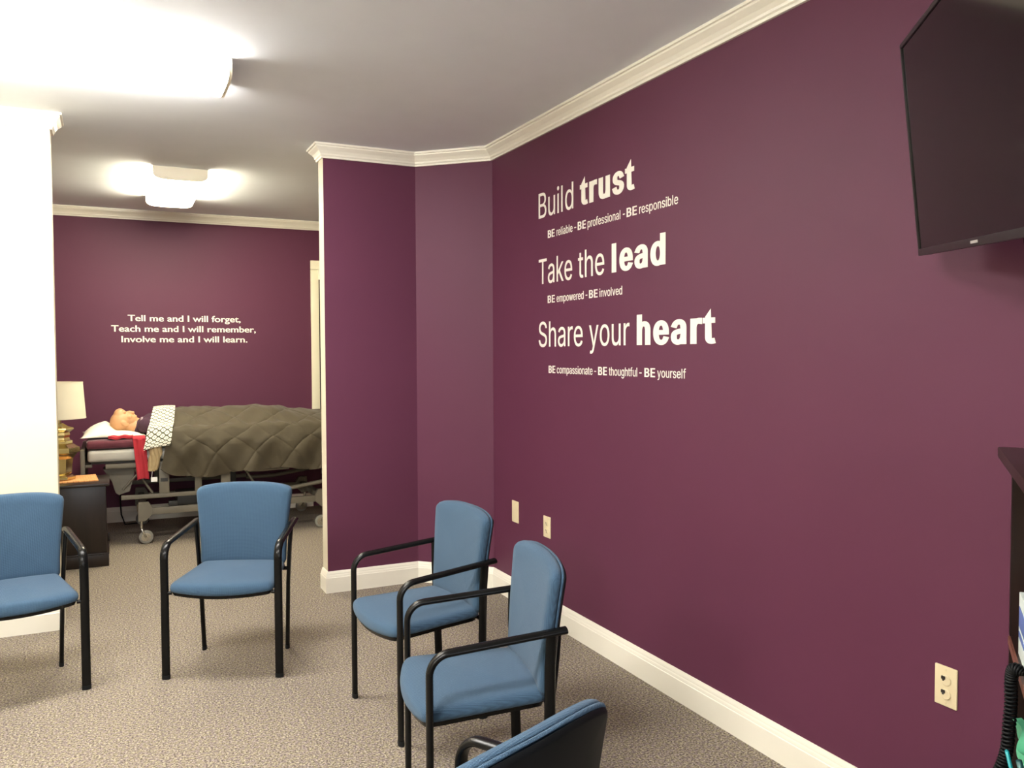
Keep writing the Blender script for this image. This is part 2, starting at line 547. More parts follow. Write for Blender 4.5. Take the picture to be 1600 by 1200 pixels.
struct(sweep_profile('baseboard_left', main_l, BASE, M['trim'], side=-1))
struct(sweep_profile('baseboard_far', [(-1.65, YF), (1.845, YF)], BASE, M['trim'], side=-1))

# tall cream window casing with a blind at the right end of the far wall
win = struct(box('window_1', (1.845, YF - 0.022, 0.70), (1.925, YF, 2.40), M['blind'], bevel=0.004))
bm = bmesh.new()
add_box(bm, (1.845, YF - 0.022, 2.402), (2.85, YF, 2.492), 0.004)
from_bm('window_frame', bm, M['blind'], win, smooth=True, angle=40)
bm = bmesh.new()
add_box(bm, (2.77, YF - 0.022, 0.70), (2.85, YF, 2.40), 0.004)
from_bm('window_frame', bm, M['blind'], win, smooth=True, angle=40)
box('window_sill', (1.82, YF - 0.05, 0.66), (2.88, YF, 0.70), M['blind'], win, bevel=0.004)
box('blind', (1.942, YF - 0.012, 0.72), (2.765, YF - 0.004, 2.36), M['blind'], win)
box('blind_gap', (1.926, YF - 0.003, 0.72), (1.942, YF + 0.002, 2.34), M['dark_hole'], win)
bm = bmesh.new()
add_box(bm, (1.918, YF - 0.075, 2.345), (1.955, YF - 0.01, 2.405), 0.006)
add_box(bm, (1.922, YF - 0.065, 2.30), (1.948, YF - 0.022, 2.35), 0.004)
from_bm('blind_bracket', bm, M['trim'], win, smooth=True, angle=40)

# ------------------------------------------------------------------ ceiling lights
def ceiling_light(cx, cy, along, lens_m, label):
    L, W, D = 1.22, 0.365, 0.085
    t = empty('ceiling_light', (cx, cy, ZC), 0 if along == 'x' else math.pi / 2)
    tag(t, label, 'ceiling light', 'wraparound ceiling lights')
    box('housing', (-L / 2 + 0.004, -W / 2 + 0.03, -0.03), (L / 2 - 0.004, W / 2 - 0.03, 0.0), M['fixture'], t)
    prof = []
    n = 20
    for k in range(n + 1):
        th = math.pi * k / n
        c, s = math.cos(th), math.sin(th)
        y = (W / 2) * math.copysign(abs(c) ** 0.4, c)
        z = -D * abs(s) ** 0.4 - 0.004
        prof.append((y, z))
    bm = bmesh.new()
    R1 = [bm.verts.new((-L / 2 + .012, y, z)) for y, z in prof]
    R2 = [bm.verts.new((L / 2 - .012, y, z)) for y, z in prof]
    for k in range(n):
        bm.faces.new((R1[k], R1[k + 1], R2[k + 1], R2[k]))
    from_bm('diffuser', bm, lens_m, t, smooth=True)
    for s in (-1, 1):
        bm = bmesh.new()
        x0, x1 = s * (L / 2 - .014), s * (L / 2)
        pr = [(y * 1.015, z * 1.02) for y, z in prof] + [(-W / 2, -0.0005), (W / 2, -0.0005)]
        A = [bm.verts.new((x0, y, z)) for y, z in pr]
        B = [bm.verts.new((x1, y, z)) for y, z in pr]
        for k in range(len(pr)):
            bm.faces.new((A[k], A[(k + 1) % len(pr)], B[(k + 1) % len(pr)], B[k]))
        bm.faces.new(A); bm.faces.new(B)
        from_bm('end_cap', bm, M['fixture'], t, smooth=True, angle=40)
    return t

ceiling_light(-0.085, 4.155, 'x', M['lens_main'], 'wraparound fluorescent light on the ceiling above the left chairs, nearer the camera')
ceiling_light(0.485, 7.03, 'y', M['lens_bed'], 'wraparound fluorescent light on the ceiling above the hospital bed')
ceiling_light(-1.305, 4.155, 'x', M['lens_added_left'], 'added wraparound light continuing the front fixture out of the frame to the left')  # added out of view for more bounce onto the ceiling
ceiling_light(-0.6, 1.2, 'x', M['lens_unseen'], 'unseen wraparound fluorescent light on the ceiling beside the photographer')  # out of view, assumed for the light on chair fronts and floor
ceiling_light(-2.6, 1.2, 'x', M['lens_unseen'], 'added unseen wraparound light on the ceiling by the left wall')  # added out of view so the white walls bounce more light

# ------------------------------------------------------------------ wall lettering
try:
    FONT = bpy.data.fonts.load(os.path.join(bpy.utils.resource_path('LOCAL'), 'datafiles', 'fonts', 'Inter.woff2'))
except Exception:
    FONT = None

def outline_polys(body, font, space=1.0):
    """every closed outline of the text as a list of points, outer ones counter-clockwise"""
    c = bpy.data.curves.new('lettering_curve', 'FONT')
    c.body = body
    c.space_character = space
    if font == 'sans' and FONT is not None:
        c.font = FONT
    o = bpy.data.objects.new('lettering_tmp', c)
    COL.objects.link(o)
    bpy.context.view_layer.update()
    cu = o.to_curve(bpy.context.evaluated_depsgraph_get())
    polys = []
    for sp in cu.splines:
        P = []
        if sp.type == 'BEZIER':
            B = sp.bezier_points
            n = len(B)
            for k in range(n):
                a, b_ = B[k], B[(k + 1) % n]
                straight = (a.handle_right - a.co).cross(b_.co - a.co).length < 1e-7 and (b_.handle_left - b_.co).cross(b_.co - a.co).length < 1e-7
                m_ = 1 if straight else 5
                for q in range(m_):
                    t = q / m_
                    p = ((1 - t) ** 3) * a.co + 3 * t * (1 - t) ** 2 * a.handle_right + 3 * t * t * (1 - t) * b_.handle_left + t ** 3 * b_.co
                    P.append((p.x, p.y))
        else:
            P = [(p.co.x, p.co.y) for p in sp.points]
        Q = []
        for p in P:
            if not Q or math.hypot(p[0] - Q[-1][0], p[1] - Q[-1][1]) > 1e-4:
                Q.append(p)
        if len(Q) > 1 and math.hypot(Q[0][0] - Q[-1][0], Q[0][1] - Q[-1][1]) < 1e-4:
            Q.pop()
        if len(Q) > 2:
            polys.append(Q)
    o.to_curve_clear()
    bpy.data.objects.remove(o)
    return polys

def area(P):
    return 0.5 * sum(P[i - 1][0] * P[i][1] - P[i][0] * P[i - 1][1] for i in range(len(P)))

def sharpen(P, long=0.028, run=0.045):
    """bring slightly rounded letter corners back to a point"""
    n = len(P)
    L = [math.hypot(P[(i + 1) % n][0] - P[i][0], P[(i + 1) % n][1] - P[i][1]) for i in range(n)]
    big = [i for i in range(n) if L[i] >= long]
    if len(big) < 2:
        return P
    out = []
    for a, i in enumerate(big):
        j = big[(a + 1) % len(big)]
        out.append(P[i])
        mid = []
        k = (i + 1) % n
        tot = 0.0
        while k != j:
            mid.append(k); tot += L[k]; k = (k + 1) % n
        e0, e1 = Vector(P[i]), Vector(P[(i + 1) % n])
        f0, f1 = Vector(P[j]), Vector(P[(j + 1) % n])
        d1, d2 = (e1 - e0).normalized(), (f1 - f0).normalized()
        cr = d1.x * d2.y - d1.y * d2.x
        t = 1e9
        if mid and tot < run and abs(cr) > 0.5:
            t = ((f0.x - e1.x) * d2.y - (f0.y - e1.y) * d2.x) / cr
            q = e1 + d1 * t
        if 0 <= t < 0.05 and (q - f0).length < 0.05:
            out.append((q.x, q.y))
        else:
            out.extend(P[k] for k in mid)
    # drop points that now double back on the sharpened corners
    res = []
    for p in out:
        if not res or math.hypot(p[0] - res[-1][0], p[1] - res[-1][1]) > 1e-5:
            res.append(p)
    return res

def straight_l(P):
    """swap the tailed l for a plain bar"""
    x0, x1 = min(p[0] for p in P), max(p[0] for p in P)
    y0, y1 = min(p[1] for p in P), max(p[1] for p in P)
    if y1 - y0 > 0.50 and x1 - x0 < 0.19 and max(p[0] for p in P if p[1] > y1 - 0.1) - x0 < 0.09:
        return [(x0, 0.0), (x0 + 0.060, 0.0), (x0 + 0.060, y1), (x0, y1)]
    return P

def slant_t(P):
    """give a heavy t its sloping top"""
    ys = [p[1] for p in P]
    if not (0.44 < max(ys) < 0.495 and min(ys) < 0.02):
        return P
    top = [p for p in P if p[1] > max(ys) - 0.02]
    xm = sum(p[0] for p in top) / len(top)
    return [(p[0], p[1] - 0.065) if p[1] > max(ys) - 0.02 and p[0] < xm else ((p[0], p[1] + 0.035) if p[1] > max(ys) - 0.02 else p) for p in P]

def embolden(P, d):
    """move a closed outline outwards by d (holes shrink because they run the other way)"""
    if not d:
        return P
    n = len(P)
    out = []
    for i in range(n):
        a, b_, c = Vector(P[i - 1]), Vector(P[i]), Vector(P[(i + 1) % n])
        t1, t2 = (b_ - a).normalized(), (c - b_).normalized()
        n1, n2 = Vector((t1.y, -t1.x)), Vector((t2.y, -t2.x))
        bis = n1 + n2
        if bis.length < 1e-4:
            out.append(P[i]); continue
        bis.normalize()
        k = d / max(0.55, bis.dot(n1))
        out.append((b_.x + bis.x * k * 1.15, b_.y + bis.y * k * 0.45))
    return out

_tcache = {}
def text_pts(body, bold, font='sans'):
    key = (body, bold, font)
    if key in _tcache:
        return _tcache[key]
    polys = outline_polys(body, font, 1.0 + bold * 4.2 if font == 'sans' else 1.0)
    if area(max(polys, key=lambda P: abs(area(P)))) < 0:
        polys = [list(reversed(P)) for P in polys]
    polys = [sharpen(P) for P in polys]
    if font == 'sans':
        polys = [straight_l(P) for P in polys]
    if bold > 0.03 and font == 'sans':
        polys = [slant_t(P) for P in polys]
    polys = [embolden(P, bold) for P in polys]
    pts, eds = [], []
    for P in polys:
        b0 = len(pts)
        pts.extend(Vector(p) for p in P)
        eds.extend((b0 + i, b0 + (i + 1) % len(P)) for i in range(len(P)))
    ov, _, of, _, _, _ = delaunay_2d_cdt(pts, eds, [], 1, 1e-6)
    def wind(x, y):
        wn = 0
        for P in polys:
            for i in range(len(P)):
                (x0, y0), (x1, y1) = P[i - 1], P[i]
                cr = (x1 - x0) * (y - y0) - (x - x0) * (y1 - y0)
                if y0 <= y < y1 and cr > 0:
                    wn += 1
                elif y1 <= y < y0 and cr < 0:
                    wn -= 1
        return wn
    vs = [(v.x, v.y) for v in ov]
    fs = []
    for f in of:
        if wind(sum(vs[i][0] for i in f) / len(f), sum(vs[i][1] for i in f) / len(f)) != 0:
            fs.append(tuple(f))
    used = sorted({i for f in fs for i in f})
    mp = {o_: n_ for n_, o_ in enumerate(used)}
    vs = [vs[i] for i in used]
    fs = [tuple(mp[i] for i in f) for f in fs]
    _tcache[key] = (vs, fs)
    return vs, fs

def cap_height(bold, font='sans'):
    vs, _ = text_pts('H', bold, font)
    return min(v[1] for v in vs), max(v[1] for v in vs)

def word(body, a0, a1, base, cap, place, parent, bold=0.0, font='sans', name='word', thick=0.0012):
    """fit body between a0 and a1 along the wall with its capitals `cap` tall, then stand it off the wall"""
    vs, fs = text_pts(body, bold, font)
    x0 = min(v[0] for v in vs); x1 = max(v[0] for v in vs)
    b0, b1 = cap_height(bold, font)
    sx = (a1 - a0) / (x1 - x0); sz = cap / (b1 - b0)
    bm = bmesh.new()
    V = [bm.verts.new(place(a0 + (v[0] - x0) * sx, base + (v[1] - b0) * sz, thick)) for v in vs]
    for f in fs:
        try:
            bm.faces.new([V[i] for i in f])
        except ValueError:
            pass
    bmesh.ops.recalc_face_normals(bm, faces=bm.faces)
    r = bmesh.ops.extrude_face_region(bm, geom=bm.faces[:])
    back = [g for g in r['geom'] if isinstance(g, bmesh.types.BMVert)]
    p0, p1 = Vector(place(0, 0, 0)), Vector(place(0, 0, thick))
    bmesh.ops.translate(bm, verts=back, vec=p0 - p1)
    bmesh.ops.recalc_face_normals(bm, faces=bm.faces)
    me = bpy.data.meshes.new(name)
    bm.to_mesh(me); bm.free()
    return link(name, me, M['lettering'], parent)

right_place = lambda a, z, lay: (XR - 0.0006 - lay, -a, z)     # a grows to the reader's right
RW = [
    ('white wall lettering reading Build trust, top heading on the plum wall', 2.326, 0.143,
     [('Build', -4.315, -3.915, 0), ('trust', -3.845, -3.334, 1)]),
    ('small white lettering beginning BE reliable, under Build trust on plum wall', 2.202, 0.043,
     [('BE', -4.204, -4.125, 2), ('reliable', -4.101, -3.924, 3), ('-', -3.905, -3.885, 3), ('BE', -3.868, -3.785, 2),
      ('professional', -3.766, -3.458, 3), ('-', -3.434, -3.418, 3), ('BE', -3.402, -3.316, 2), ('responsible', -3.296, -2.999, 3)]),
    ('white wall lettering reading Take the lead, middle heading on the plum wall', 1.947, 0.143,
     [('Take', -4.315, -3.928, 0), ('the', -3.865, -3.604, 0), ('lead', -3.534, -3.089, 1)]),
    ('small white lettering reading BE empowered - BE involved on plum wall', 1.834, 0.042,
     [('BE', -4.207, -4.124, 2), ('empowered', -4.102, -3.808, 3), ('-', -3.787, -3.770, 3), ('BE', -3.752, -3.668, 2),
      ('involved', -3.649, -3.441, 3)]),
    ('white wall lettering reading Share your heart, lowest heading on the plum wall', 1.586, 0.143,
     [('Share', -4.318, -3.818, 0), ('your', -3.751, -3.377, 0), ('heart', -3.314, -2.741, 1)]),
    ('small white lettering beginning BE compassionate, lowest line on the plum wall', 1.436, 0.042,
     [('BE', -4.198, -4.120, 2), ('compassionate', -4.101, -3.718, 3), ('-', -3.701, -3.682, 3), ('BE', -3.662, -3.579, 2),
      ('thoughtful', -3.560, -3.311, 3), ('-', -3.293, -3.274, 3), ('BE', -3.251, -3.167, 2), ('yourself', -3.149, -2.939, 3)]),
]
BOLD = {0: 0.0, 1: 0.040, 2: 0.026, 3: 0.003}
for label, base, cap, words in RW:
    t = empty('wall_lettering', (XR, -words[0][1], base))
    tag(t, label, 'lettering', 'motto lettering on the plum wall')
    for body, a0, a1, kind in words:
        pl = lambda a, z, lay, t=t: tuple(Vector(right_place(a, z, lay)) - t.location)
        word(body, a0, a1, base, cap, pl, t, BOLD[kind])
t = empty('wall_quotation', (0.66, YF, 1.76))
tag(t, 'three line cream quotation about learning on the far wall above the bed', 'lettering')
for body, a0, a1, base in (('Tell me and I will forget,', 0.161, 1.163, 1.860), ('Teach me and I will remember,', 0.021, 1.305, 1.762),
                           ('Involve me and I will learn.', 0.104, 1.224, 1.664)):
    ext = lambda tx: (min(v[0] for v in text_pts(tx, 0.018, 'builtin')[0]), max(v[0] for v in text_pts(tx, 0.018, 'builtin')[0]))
    L0, L1 = ext(body)
    k = (a1 - a0) / (L1 - L0)
    ws = body.split(' ')
    for i, wd in enumerate(ws):
        e1 = ext(' '.join(ws[:i + 1]))[1]
        q0, q1 = ext(wd)
        word(wd, a0 + (e1 - (q1 - q0) - L0) * k, a0 + (e1 - L0) * k, base, 0.058,
             lambda a, z, lay, t=t: (a - t.location.x, -0.0006 - lay, z - t.location.z), t, 0.018, 'builtin')

# ------------------------------------------------------------------ wall plates
def wall_plate(yc, zc, wd, ht, kind, name, label, cat):
    t = empty(name, (XR, yc, zc))
    tag(t, label, cat)
    bm = bmesh.new()
    add_box(bm, (-0.006, -wd / 2, -ht / 2), (0.001, wd / 2, ht / 2), 0.0035, 3)
    from_bm('cover_plate', bm, M['ivory'], t, smooth=True, angle=30)
    def disc(nm, y, z, r, x0, x1, m, n=24):
        lathe(nm, [(r * 0.9, x0), (r, x0 + (x1 - x0) * 0.3), (r, x1)], (0, y, z), m, t, n, axis='x')
    if kind == 'blank':
        for s in (-1, 1):
            disc('screw', 0, s * ht * 0.36, 0.0035, -0.0075, -0.004, M['ivory'], 12)
    elif kind == 'duplex':
        for s in (-1, 1):
            bm = bmesh.new()
            add_box(bm, (-0.009, -0.017, s * 0.021 - 0.0145), (-0.004, 0.017, s * 0.021 + 0.0145), 0.004, 3)
            rc = from_bm('receptacle', bm, M['ivory'], t, smooth=True, angle=40)
            bm = bmesh.new()
            for yy, hh in ((-0.0065, 0.0045), (0.0065, 0.0055)):
                add_box(bm, (-0.0096, yy - 0.0014, s * 0.021 + 0.002 - hh + .002), (-0.0088, yy + 0.0014, s * 0.021 + 0.002 + hh))
            add_lathe(bm, [(0.0028, -0.0096), (0.0028, -0.0088)], (0, 0, s * 0.021 - 0.0075), 12, axis='x')
            from_bm('slot', bm, M['dark_hole'], rc)
        disc('screw', 0, 0, 0.003, -0.0075, -0.004, M['ivory'], 12)
    else:
        for s in (-1, 1):
            z = s * 0.021
            lathe('jack', [(0.0145, -0.0095), (0.0165, -0.008), (0.0165, -0.004)], (0, -0.002, z - 0.002), M['ivory'], t, 28, axis='x')
            bm = bmesh.new()
            add_box(bm, (-0.0102, -0.0015, z + 0.0005), (-0.0092, 0.0115, z + 0.0105), 0.002, 2)
            add_box(bm, (-0.0102, 0.0025, z - 0.0045), (-0.0092, 0.0085, z + 0.002), 0.001, 1)
            from_bm('jack_hole', bm, M['dark_hole'], t)
            disc('screw', 0, s * 0.05, 0.003, -0.0075, -0.004, M['ivory'], 12)
    return t

wall_plate(4.635, 0.564, 0.090, 0.134, 'blank', 'blank_cover_plate', 'blank ivory wall plate, the leftmost and higher plate on the plum wall', 'wall plate')
wall_plate(4.218, 0.546, 0.084, 0.123, 'duplex', 'electrical_outlet', 'ivory duplex outlet behind the blue chair backs on the plum wall', 'outlet')
wall_plate(1.668, 0.539, 0.075, 0.122, 'jacks', 'phone_jack_plate', 'large ivory wall plate with two round jacks near the bookcase', 'wall plate')

# ------------------------------------------------------------------ chairs
def seat_outline(n=72, grow=0.0):
    """plan outline of the seat, x across, y to the back, front edge bowed"""
    P = []
    W0, W1, Y1 = 0.250, 0.212, 0.392
    for k in range(24):                                   # front edge, left to right
        x = -W0 + 2 * W0 * k / 23
        P.append((x, -0.052 + 0.038 * (abs(x) / W0) ** 2.2))
    for k in range(1, 16):
        s = k / 15
        P.append((W0 + (W1 - W0) * s, -0.014 + (Y1 + 0.014) * s))
    for k in range(1, 23):
        P.append((W1 - 2 * W1 * k / 23, Y1))
    for k in range(0, 15):
        s = 1 - k / 15
        P.append((-(W0 + (W1 - W0) * s), -0.014 + (Y1 + 0.014) * s))
    return round_poly(P, 2)

def round_poly(P, it):
    for _ in range(it):
        n = len(P)
        P = [((P[i - 1][0] + 2 * P[i][0] + P[(i + 1) % n][0]) / 4, (P[i - 1][1] + 2 * P[i][1] + P[(i + 1) % n][1]) / 4) for i in range(n)]
    return P

def inset(P, d):
    n = len(P)
    out = []
    for i in range(n):
        a, b, c = P[i - 1], P[i], P[(i + 1) % n]
        tx, ty = c[0] - a[0], c[1] - a[1]
        l = math.hypot(tx, ty) or 1
        out.append((b[0] - ty / l * d, b[1] + tx / l * d))
    return out

def scale_poly(P, s, c):
    return [(c[0] + (x - c[0]) * s, c[1] + (y - c[1]) * s) for x, y in P]

def back_outline():
    P = []
    for k in range(24):                                  # bottom, left to right
        P.append((-0.219 + 0.438 * k / 23, 0.452))
    for k in range(1, 22):
        z = 0.452 + (0.848 - 0.452) * k / 21
        s = max(0.0, (z - 0.53) / 0.318)
        P.append((0.219 + 0.031 * s ** 1.35, z))
    for k in range(1, 25):
        x = 0.250 - 0.5 * k / 25
        P.append((x, 0.878 - 0.026 * (abs(x) / 0.250) ** 3.2))
    for k in range(0, 21):
        z = 0.848 - (0.848 - 0.452) * k / 21
        s = max(0.0, (z - 0.53) / 0.318)
        P.append((-(0.219 + 0.031 * s ** 1.35), z))
    return round_poly(P, 2)

def make_chair():
    t = empty('guest_chair')
    # seat cushion
    O = seat_outline()
    ctr = (0.0, 0.17)
    def belly(x, y):
        return -0.014 * max(0, 1 - (x / 0.25) ** 2) * max(0.0, 1 - (y + 0.05) / 0.25)
    def zc(x, y):
        return 0.010 * (1 - (x / 0.25) ** 2) - 0.010 * max(0.0, (0.06 - y) / 0.11) ** 2
    rings = []
    for d, z in ((0.016, 0.421), (0.006, 0.424), (0.001, 0.431), (0.0, 0.440), (0.003, 0.450), (0.010, 0.458), (0.022, 0.4635)):
        rings.append([(x, y, z + (zc(x, y) * 0.4 if z > 0.445 else belly(x, y)) + 0.012 * (y / 0.37)) for x, y in inset(O, d)])
    base = inset(O, 0.022)
    for s in (0.85, 0.65, 0.4, 0.15):
        rings.append([(x, y, 0.4635 + 0.006 * (1 - s) + zc(x, y) * (0.4 + 0.6 * (1 - s)) + 0.012 * (y / 0.37)) for x, y in scale_poly(base, s, ctr)])
    bm = bmesh.new(); ring_loft(bm, rings)
    from_bm('seat', bm, M['blue'], t, smooth=True)
    # under-seat pan and rails
    bm = bmesh.new()
    ring_loft(bm, [[(x, y, z + belly(x, y) + 0.012 * (y / 0.37)) for x, y in inset(O, d)] for d, z in ((0.030, 0.404), (0.016, 0.406), (0.010, 0.4215))])
    from_bm('seat_frame', bm, M['black_metal'], t, smooth=True, angle=40)
    bm = bmesh.new()
    for s in (-1, 1):
        add_tube(bm, [(s * 0.266, 0.0, 0.414), (s * 0.235, 0.004, 0.414)], 0.009)
        add_tube(bm, [(s * 0.205, 0.392, 0.428), (s * 0.228, 0.392, 0.428)], 0.009)
    add_tube(bm, [(-0.222, 0.392, 0.425), (0.222, 0.392, 0.425)], 0.009)
    add_tube(bm, [(-0.16, 0.03, 0.405), (-0.16, 0.36, 0.415)], 0.009)
    add_tube(bm, [(0.16, 0.03, 0.405), (0.16, 0.36, 0.415)], 0.009)
    from_bm('cross_rail', bm, M['black_metal'], t, smooth=True, angle=50)
    # backrest
    B = back_outline()
    bc = (0.0, 0.66)
    def by(x, z):
        return 0.376 + 0.042 * (max(0.0, z - 0.452) / 0.418) ** 1.5 - 0.022 * (x / 0.25) ** 2
    rings = []
    for d, off in ((0.010, 0.032), (0.002, 0.030), (0.0, 0.020), (0.002, 0.010), (0.008, 0.002), (0.018, -0.004)):
        rings.append([(x, by(x, z) + off, z) for x, z in inset(B, d)])
    base = inset(B, 0.018)
    for s in (0.85, 0.6, 0.35, 0.12):
        rings.append([(x, by(x, z) - 0.004 - 0.008 * (1 - s), z) for x, z in scale_poly(base, s, bc)])
    bm = bmesh.new(); ring_loft(bm, rings)
    bk = from_bm('backrest', bm, M['blue'], t, smooth=True)
    rings = []
    for d, off in ((0.006, 0.0325), (0.002, 0.035), (0.002, 0.040), (0.006, 0.0425)):
        rings.append([(x, by(x, z) + off, z) for x, z in inset(B, d)])
    bm = bmesh.new(); ring_loft(bm, rings)
    from_bm('back_welt', bm, M['blue'], t, smooth=True)
    rings = []
    for d, off in ((0.011, 0.041), (0.009, 0.046), (0.014, 0.051), (0.022, 0.053)):
        rings.append([(x, by(x, z) + off, z) for x, z in inset(B, d)])
    for s in (0.7, 0.35, 0.1):
        rings.append([(x, by(x, z) + 0.053, z) for x, z in scale_poly(inset(B, 0.022), s, bc)])
    bm = bmesh.new(); ring_loft(bm, rings)
    from_bm('back_shell', bm, M['black_plastic'], t, smooth=True, angle=50)
    # front legs that run on into the armrests
    for s in (-1, 1):
        tube('leg', [(s * 0.268, 0, 0.0), (s * 0.268, 0, 0.3), (s * 0.268, 0.0, 0.575)], 0.0195, M['black_metal'], t, b=0.0115, lat=(1, 0, 0), n=18)
        P = [(s * 0.268, 0.0, 0.575)]
        Rr = 0.068
        for k in range(0, 11):
            th = math.pi / 2 * k / 10 * 0.955
            P.append((s * 0.268, Rr * (1 - math.cos(th)), 0.577 + Rr * math.sin(th)))
        y0, z0 = P[-1][1], P[-1][2]
        for k in range(1, 9):
            q = k / 8
            P.append((s * (0.268 - 0.014 * q), y0 + (0.437 - y0) * q, z0 + (0.678 - z0) * q))
        arm = tube('armrest', P, 0.0195, M['black_metal'], t, b=0.0115, lat=(1, 0, 0), n=18)
        # rear legs
        tube('leg', [(s * 0.216, 0.398, 0.0), (s * 0.226, 0.390, 0.35), (s * 0.238, 0.388, 0.56), (s * 0.247, 0.392, 0.668)], 0.0105,
             M['black_metal'], t, b=0.0185, lat=(1, 0, 0), n=18)
        tube('back_upright', [(s * 0.205, 0.398, 0.42), (s * 0.185, 0.414, 0.47), (s * 0.172, 0.428, 0.56), (s * 0.165, 0.436, 0.64)], 0.008,
             M['black_metal'], t, b=0.013, lat=(1, 0, 0))
        for (fx, fy, a, b) in ((s * 0.268, 0.0, 0.0205, 0.0125), (s * 0.216, 0.398, 0.0115, 0.0195)):
            bm = bmesh.new()
            add_tube(bm, [(fx, fy, 0.0), (fx, fy, 0.02)], a, b, lat=(1, 0, 0), n=18)
            from_bm('foot_cap', bm, M['black_plastic'], t, smooth=True, angle=50)
    return t

def copy_tree(o, parent=None):
    c = o.copy()
    COL.objects.link(c)
    if parent is not None:
        c.parent = parent
    for ch in list(o.children):
        copy_tree(ch, c)
    return c

CHAIRS = [
    ((0.461, 4.154), 23.5, 'blue armchair facing the camera in front of the hospital bed opening'),
    ((-0.388, 4.247), -10.0, 'blue armchair cut off by the left edge, before the white wall'),
    ((0.990, 3.385), 85.6, 'blue armchair nearest the diagonal wall corner, facing left'),
    ((0.902, 2.601), 101.5, 'blue armchair in front of the corner chair, middle of three on the right'),
    ((0.490, 1.705), 156.6, 'blue armchair at the bottom edge seen from behind, black back panel showing'),
]
proto = make_chair()
for i, ((fx, fy), ph, label) in enumerate(CHAIRS):
    o = proto if i == 0 else copy_tree(proto)
    o.location = (fx, fy, 0)
    o.rotation_euler = (0, 0, -math.radians(ph))
    tag(o, label, 'chair', 'blue armchairs set in a circle')

# ------------------------------------------------------------------ television on its wall arm
TV_H, TV_W = 0.605, 1.076
_yaw, _tilt, _roll = math.radians(39.566), math.radians(6.388), math.radians(-3.977)
_n = Vector((-math.cos(_yaw), math.sin(_yaw), 0)); _e = Vector((-math.sin(_yaw), -math.cos(_yaw), 0)); _up = Vector((0, 0, 1))
_u1 = _up * math.cos(_tilt) + _n * math.sin(_tilt)
_e2 = _e * math.cos(_roll) + _u1 * math.sin(_roll)
_u2_ = -_e * math.sin(_roll) + _u1 * math.cos(_roll)
_n2 = _e2.cross(_u2_)
if _n2.dot(_n) < 0:
    _n2 = -_n2
TV_BL = Vector((2.1445, 1.689, 1.830))
tv = empty('television')
# local frame: x along the width, y into the back, z up the screen
tv.matrix_world = Matrix(((_e2.x, -_n2.x, _u2_.x, TV_BL.x), (_e2.y, -_n2.y, _u2_.y, TV_BL.y), (_e2.z, -_n2.z, _u2_.z, TV_BL.z), (0, 0, 0, 1)))
tag(tv, 'black flat screen television tilted on an arm at the top right', 'television')
bm = bmesh.new()
add_box(bm, (0, 0, 0), (TV_W, 0.034, TV_H), 0.004, 2)
add_box(bm, (0.12, 0.034, 0.06), (TV_W - 0.12, 0.062, TV_H - 0.10), 0.012, 2)
from_bm('case', bm, M['tv_case'], tv, smooth=True, angle=40)
bm = bmesh.new()
bz = 0.013
for lo_, hi_ in (((0, -0.006, 0), (TV_W, 0.002, 0.020)), ((0, -0.006, TV_H - bz), (TV_W, 0.002, TV_H)),
                 ((0, -0.006, 0.020), (bz, 0.002, TV_H - bz)), ((TV_W - bz, -0.006, 0.020), (TV_W, 0.002, TV_H - bz))):
    add_box(bm, lo_, hi_, 0.002, 2)
from_bm('bezel', bm, M['tv_case'], tv, smooth=True, angle=40)
box('screen', (bz, -0.002, 0.020), (TV_W - bz, 0.001, TV_H - bz), M['tv_screen'], tv)
box('maker_mark', (TV_W / 2 - 0.026, -0.0072, 0.007), (TV_W / 2 + 0.026, -0.0058, 0.0135), M['silver'], tv)
bm = bmesh.new()
add_tube(bm, [(0.70, 0.045, 0.06), (0.70, 0.050, -0.045)], 0.006)
add_tube(bm, [(0.76, 0.045, 0.06), (0.725, 0.055, -0.045)], 0.005)
from_bm('mount_strap', bm, M['black_metal'], tv, smooth=True)
arm = empty('tv_wall_mount', (XR, 1.16, 2.10))
tag(arm, 'black jointed wall arm holding the television', 'tv mount')
box('wall_bracket', (-0.022, -0.06, -0.16), (0.002, 0.06, 0.16), M['black_metal'], arm, bevel=0.004)
tvc = tv.matrix_world @ Vector((TV_W / 2, 0.064, TV_H / 2)) - arm.location
mid = Vector((-0.20, -0.16, 0.0))
tube('arm_link', [(-0.02, 0, 0.03), (mid.x, mid.y, 0.03)], 0.018, M['black_metal'], arm, b=0.03)
tube('arm_link', [(mid.x, mid.y, -0.03), (tvc.x + 0.02, tvc.y - 0.025, -0.03)], 0.018, M['black_metal'], arm, b=0.03)
tube('pivot', [(mid.x, mid.y, -0.07), (mid.x, mid.y, 0.07)], 0.022, M['black_metal'], arm)
bm = bmesh.new()
add_box(bm, (TV_W / 2 - 0.12, 0.0625, TV_H / 2 - 0.12), (TV_W / 2 + 0.12, 0.070, TV_H / 2 + 0.12), 0.003)
bmesh.ops.transform(bm, matrix=Matrix.Translation(-arm.location) @ tv.matrix_world, verts=bm.verts)
from_bm('back_plate', bm, M['black_metal'], arm)

# ------------------------------------------------------------------ bookcase turned across the near corner
AZ = math.radians(52.0)
BC = Vector((1.997, 1.312, 0))
bc = empty('bookcase', BC, 0)
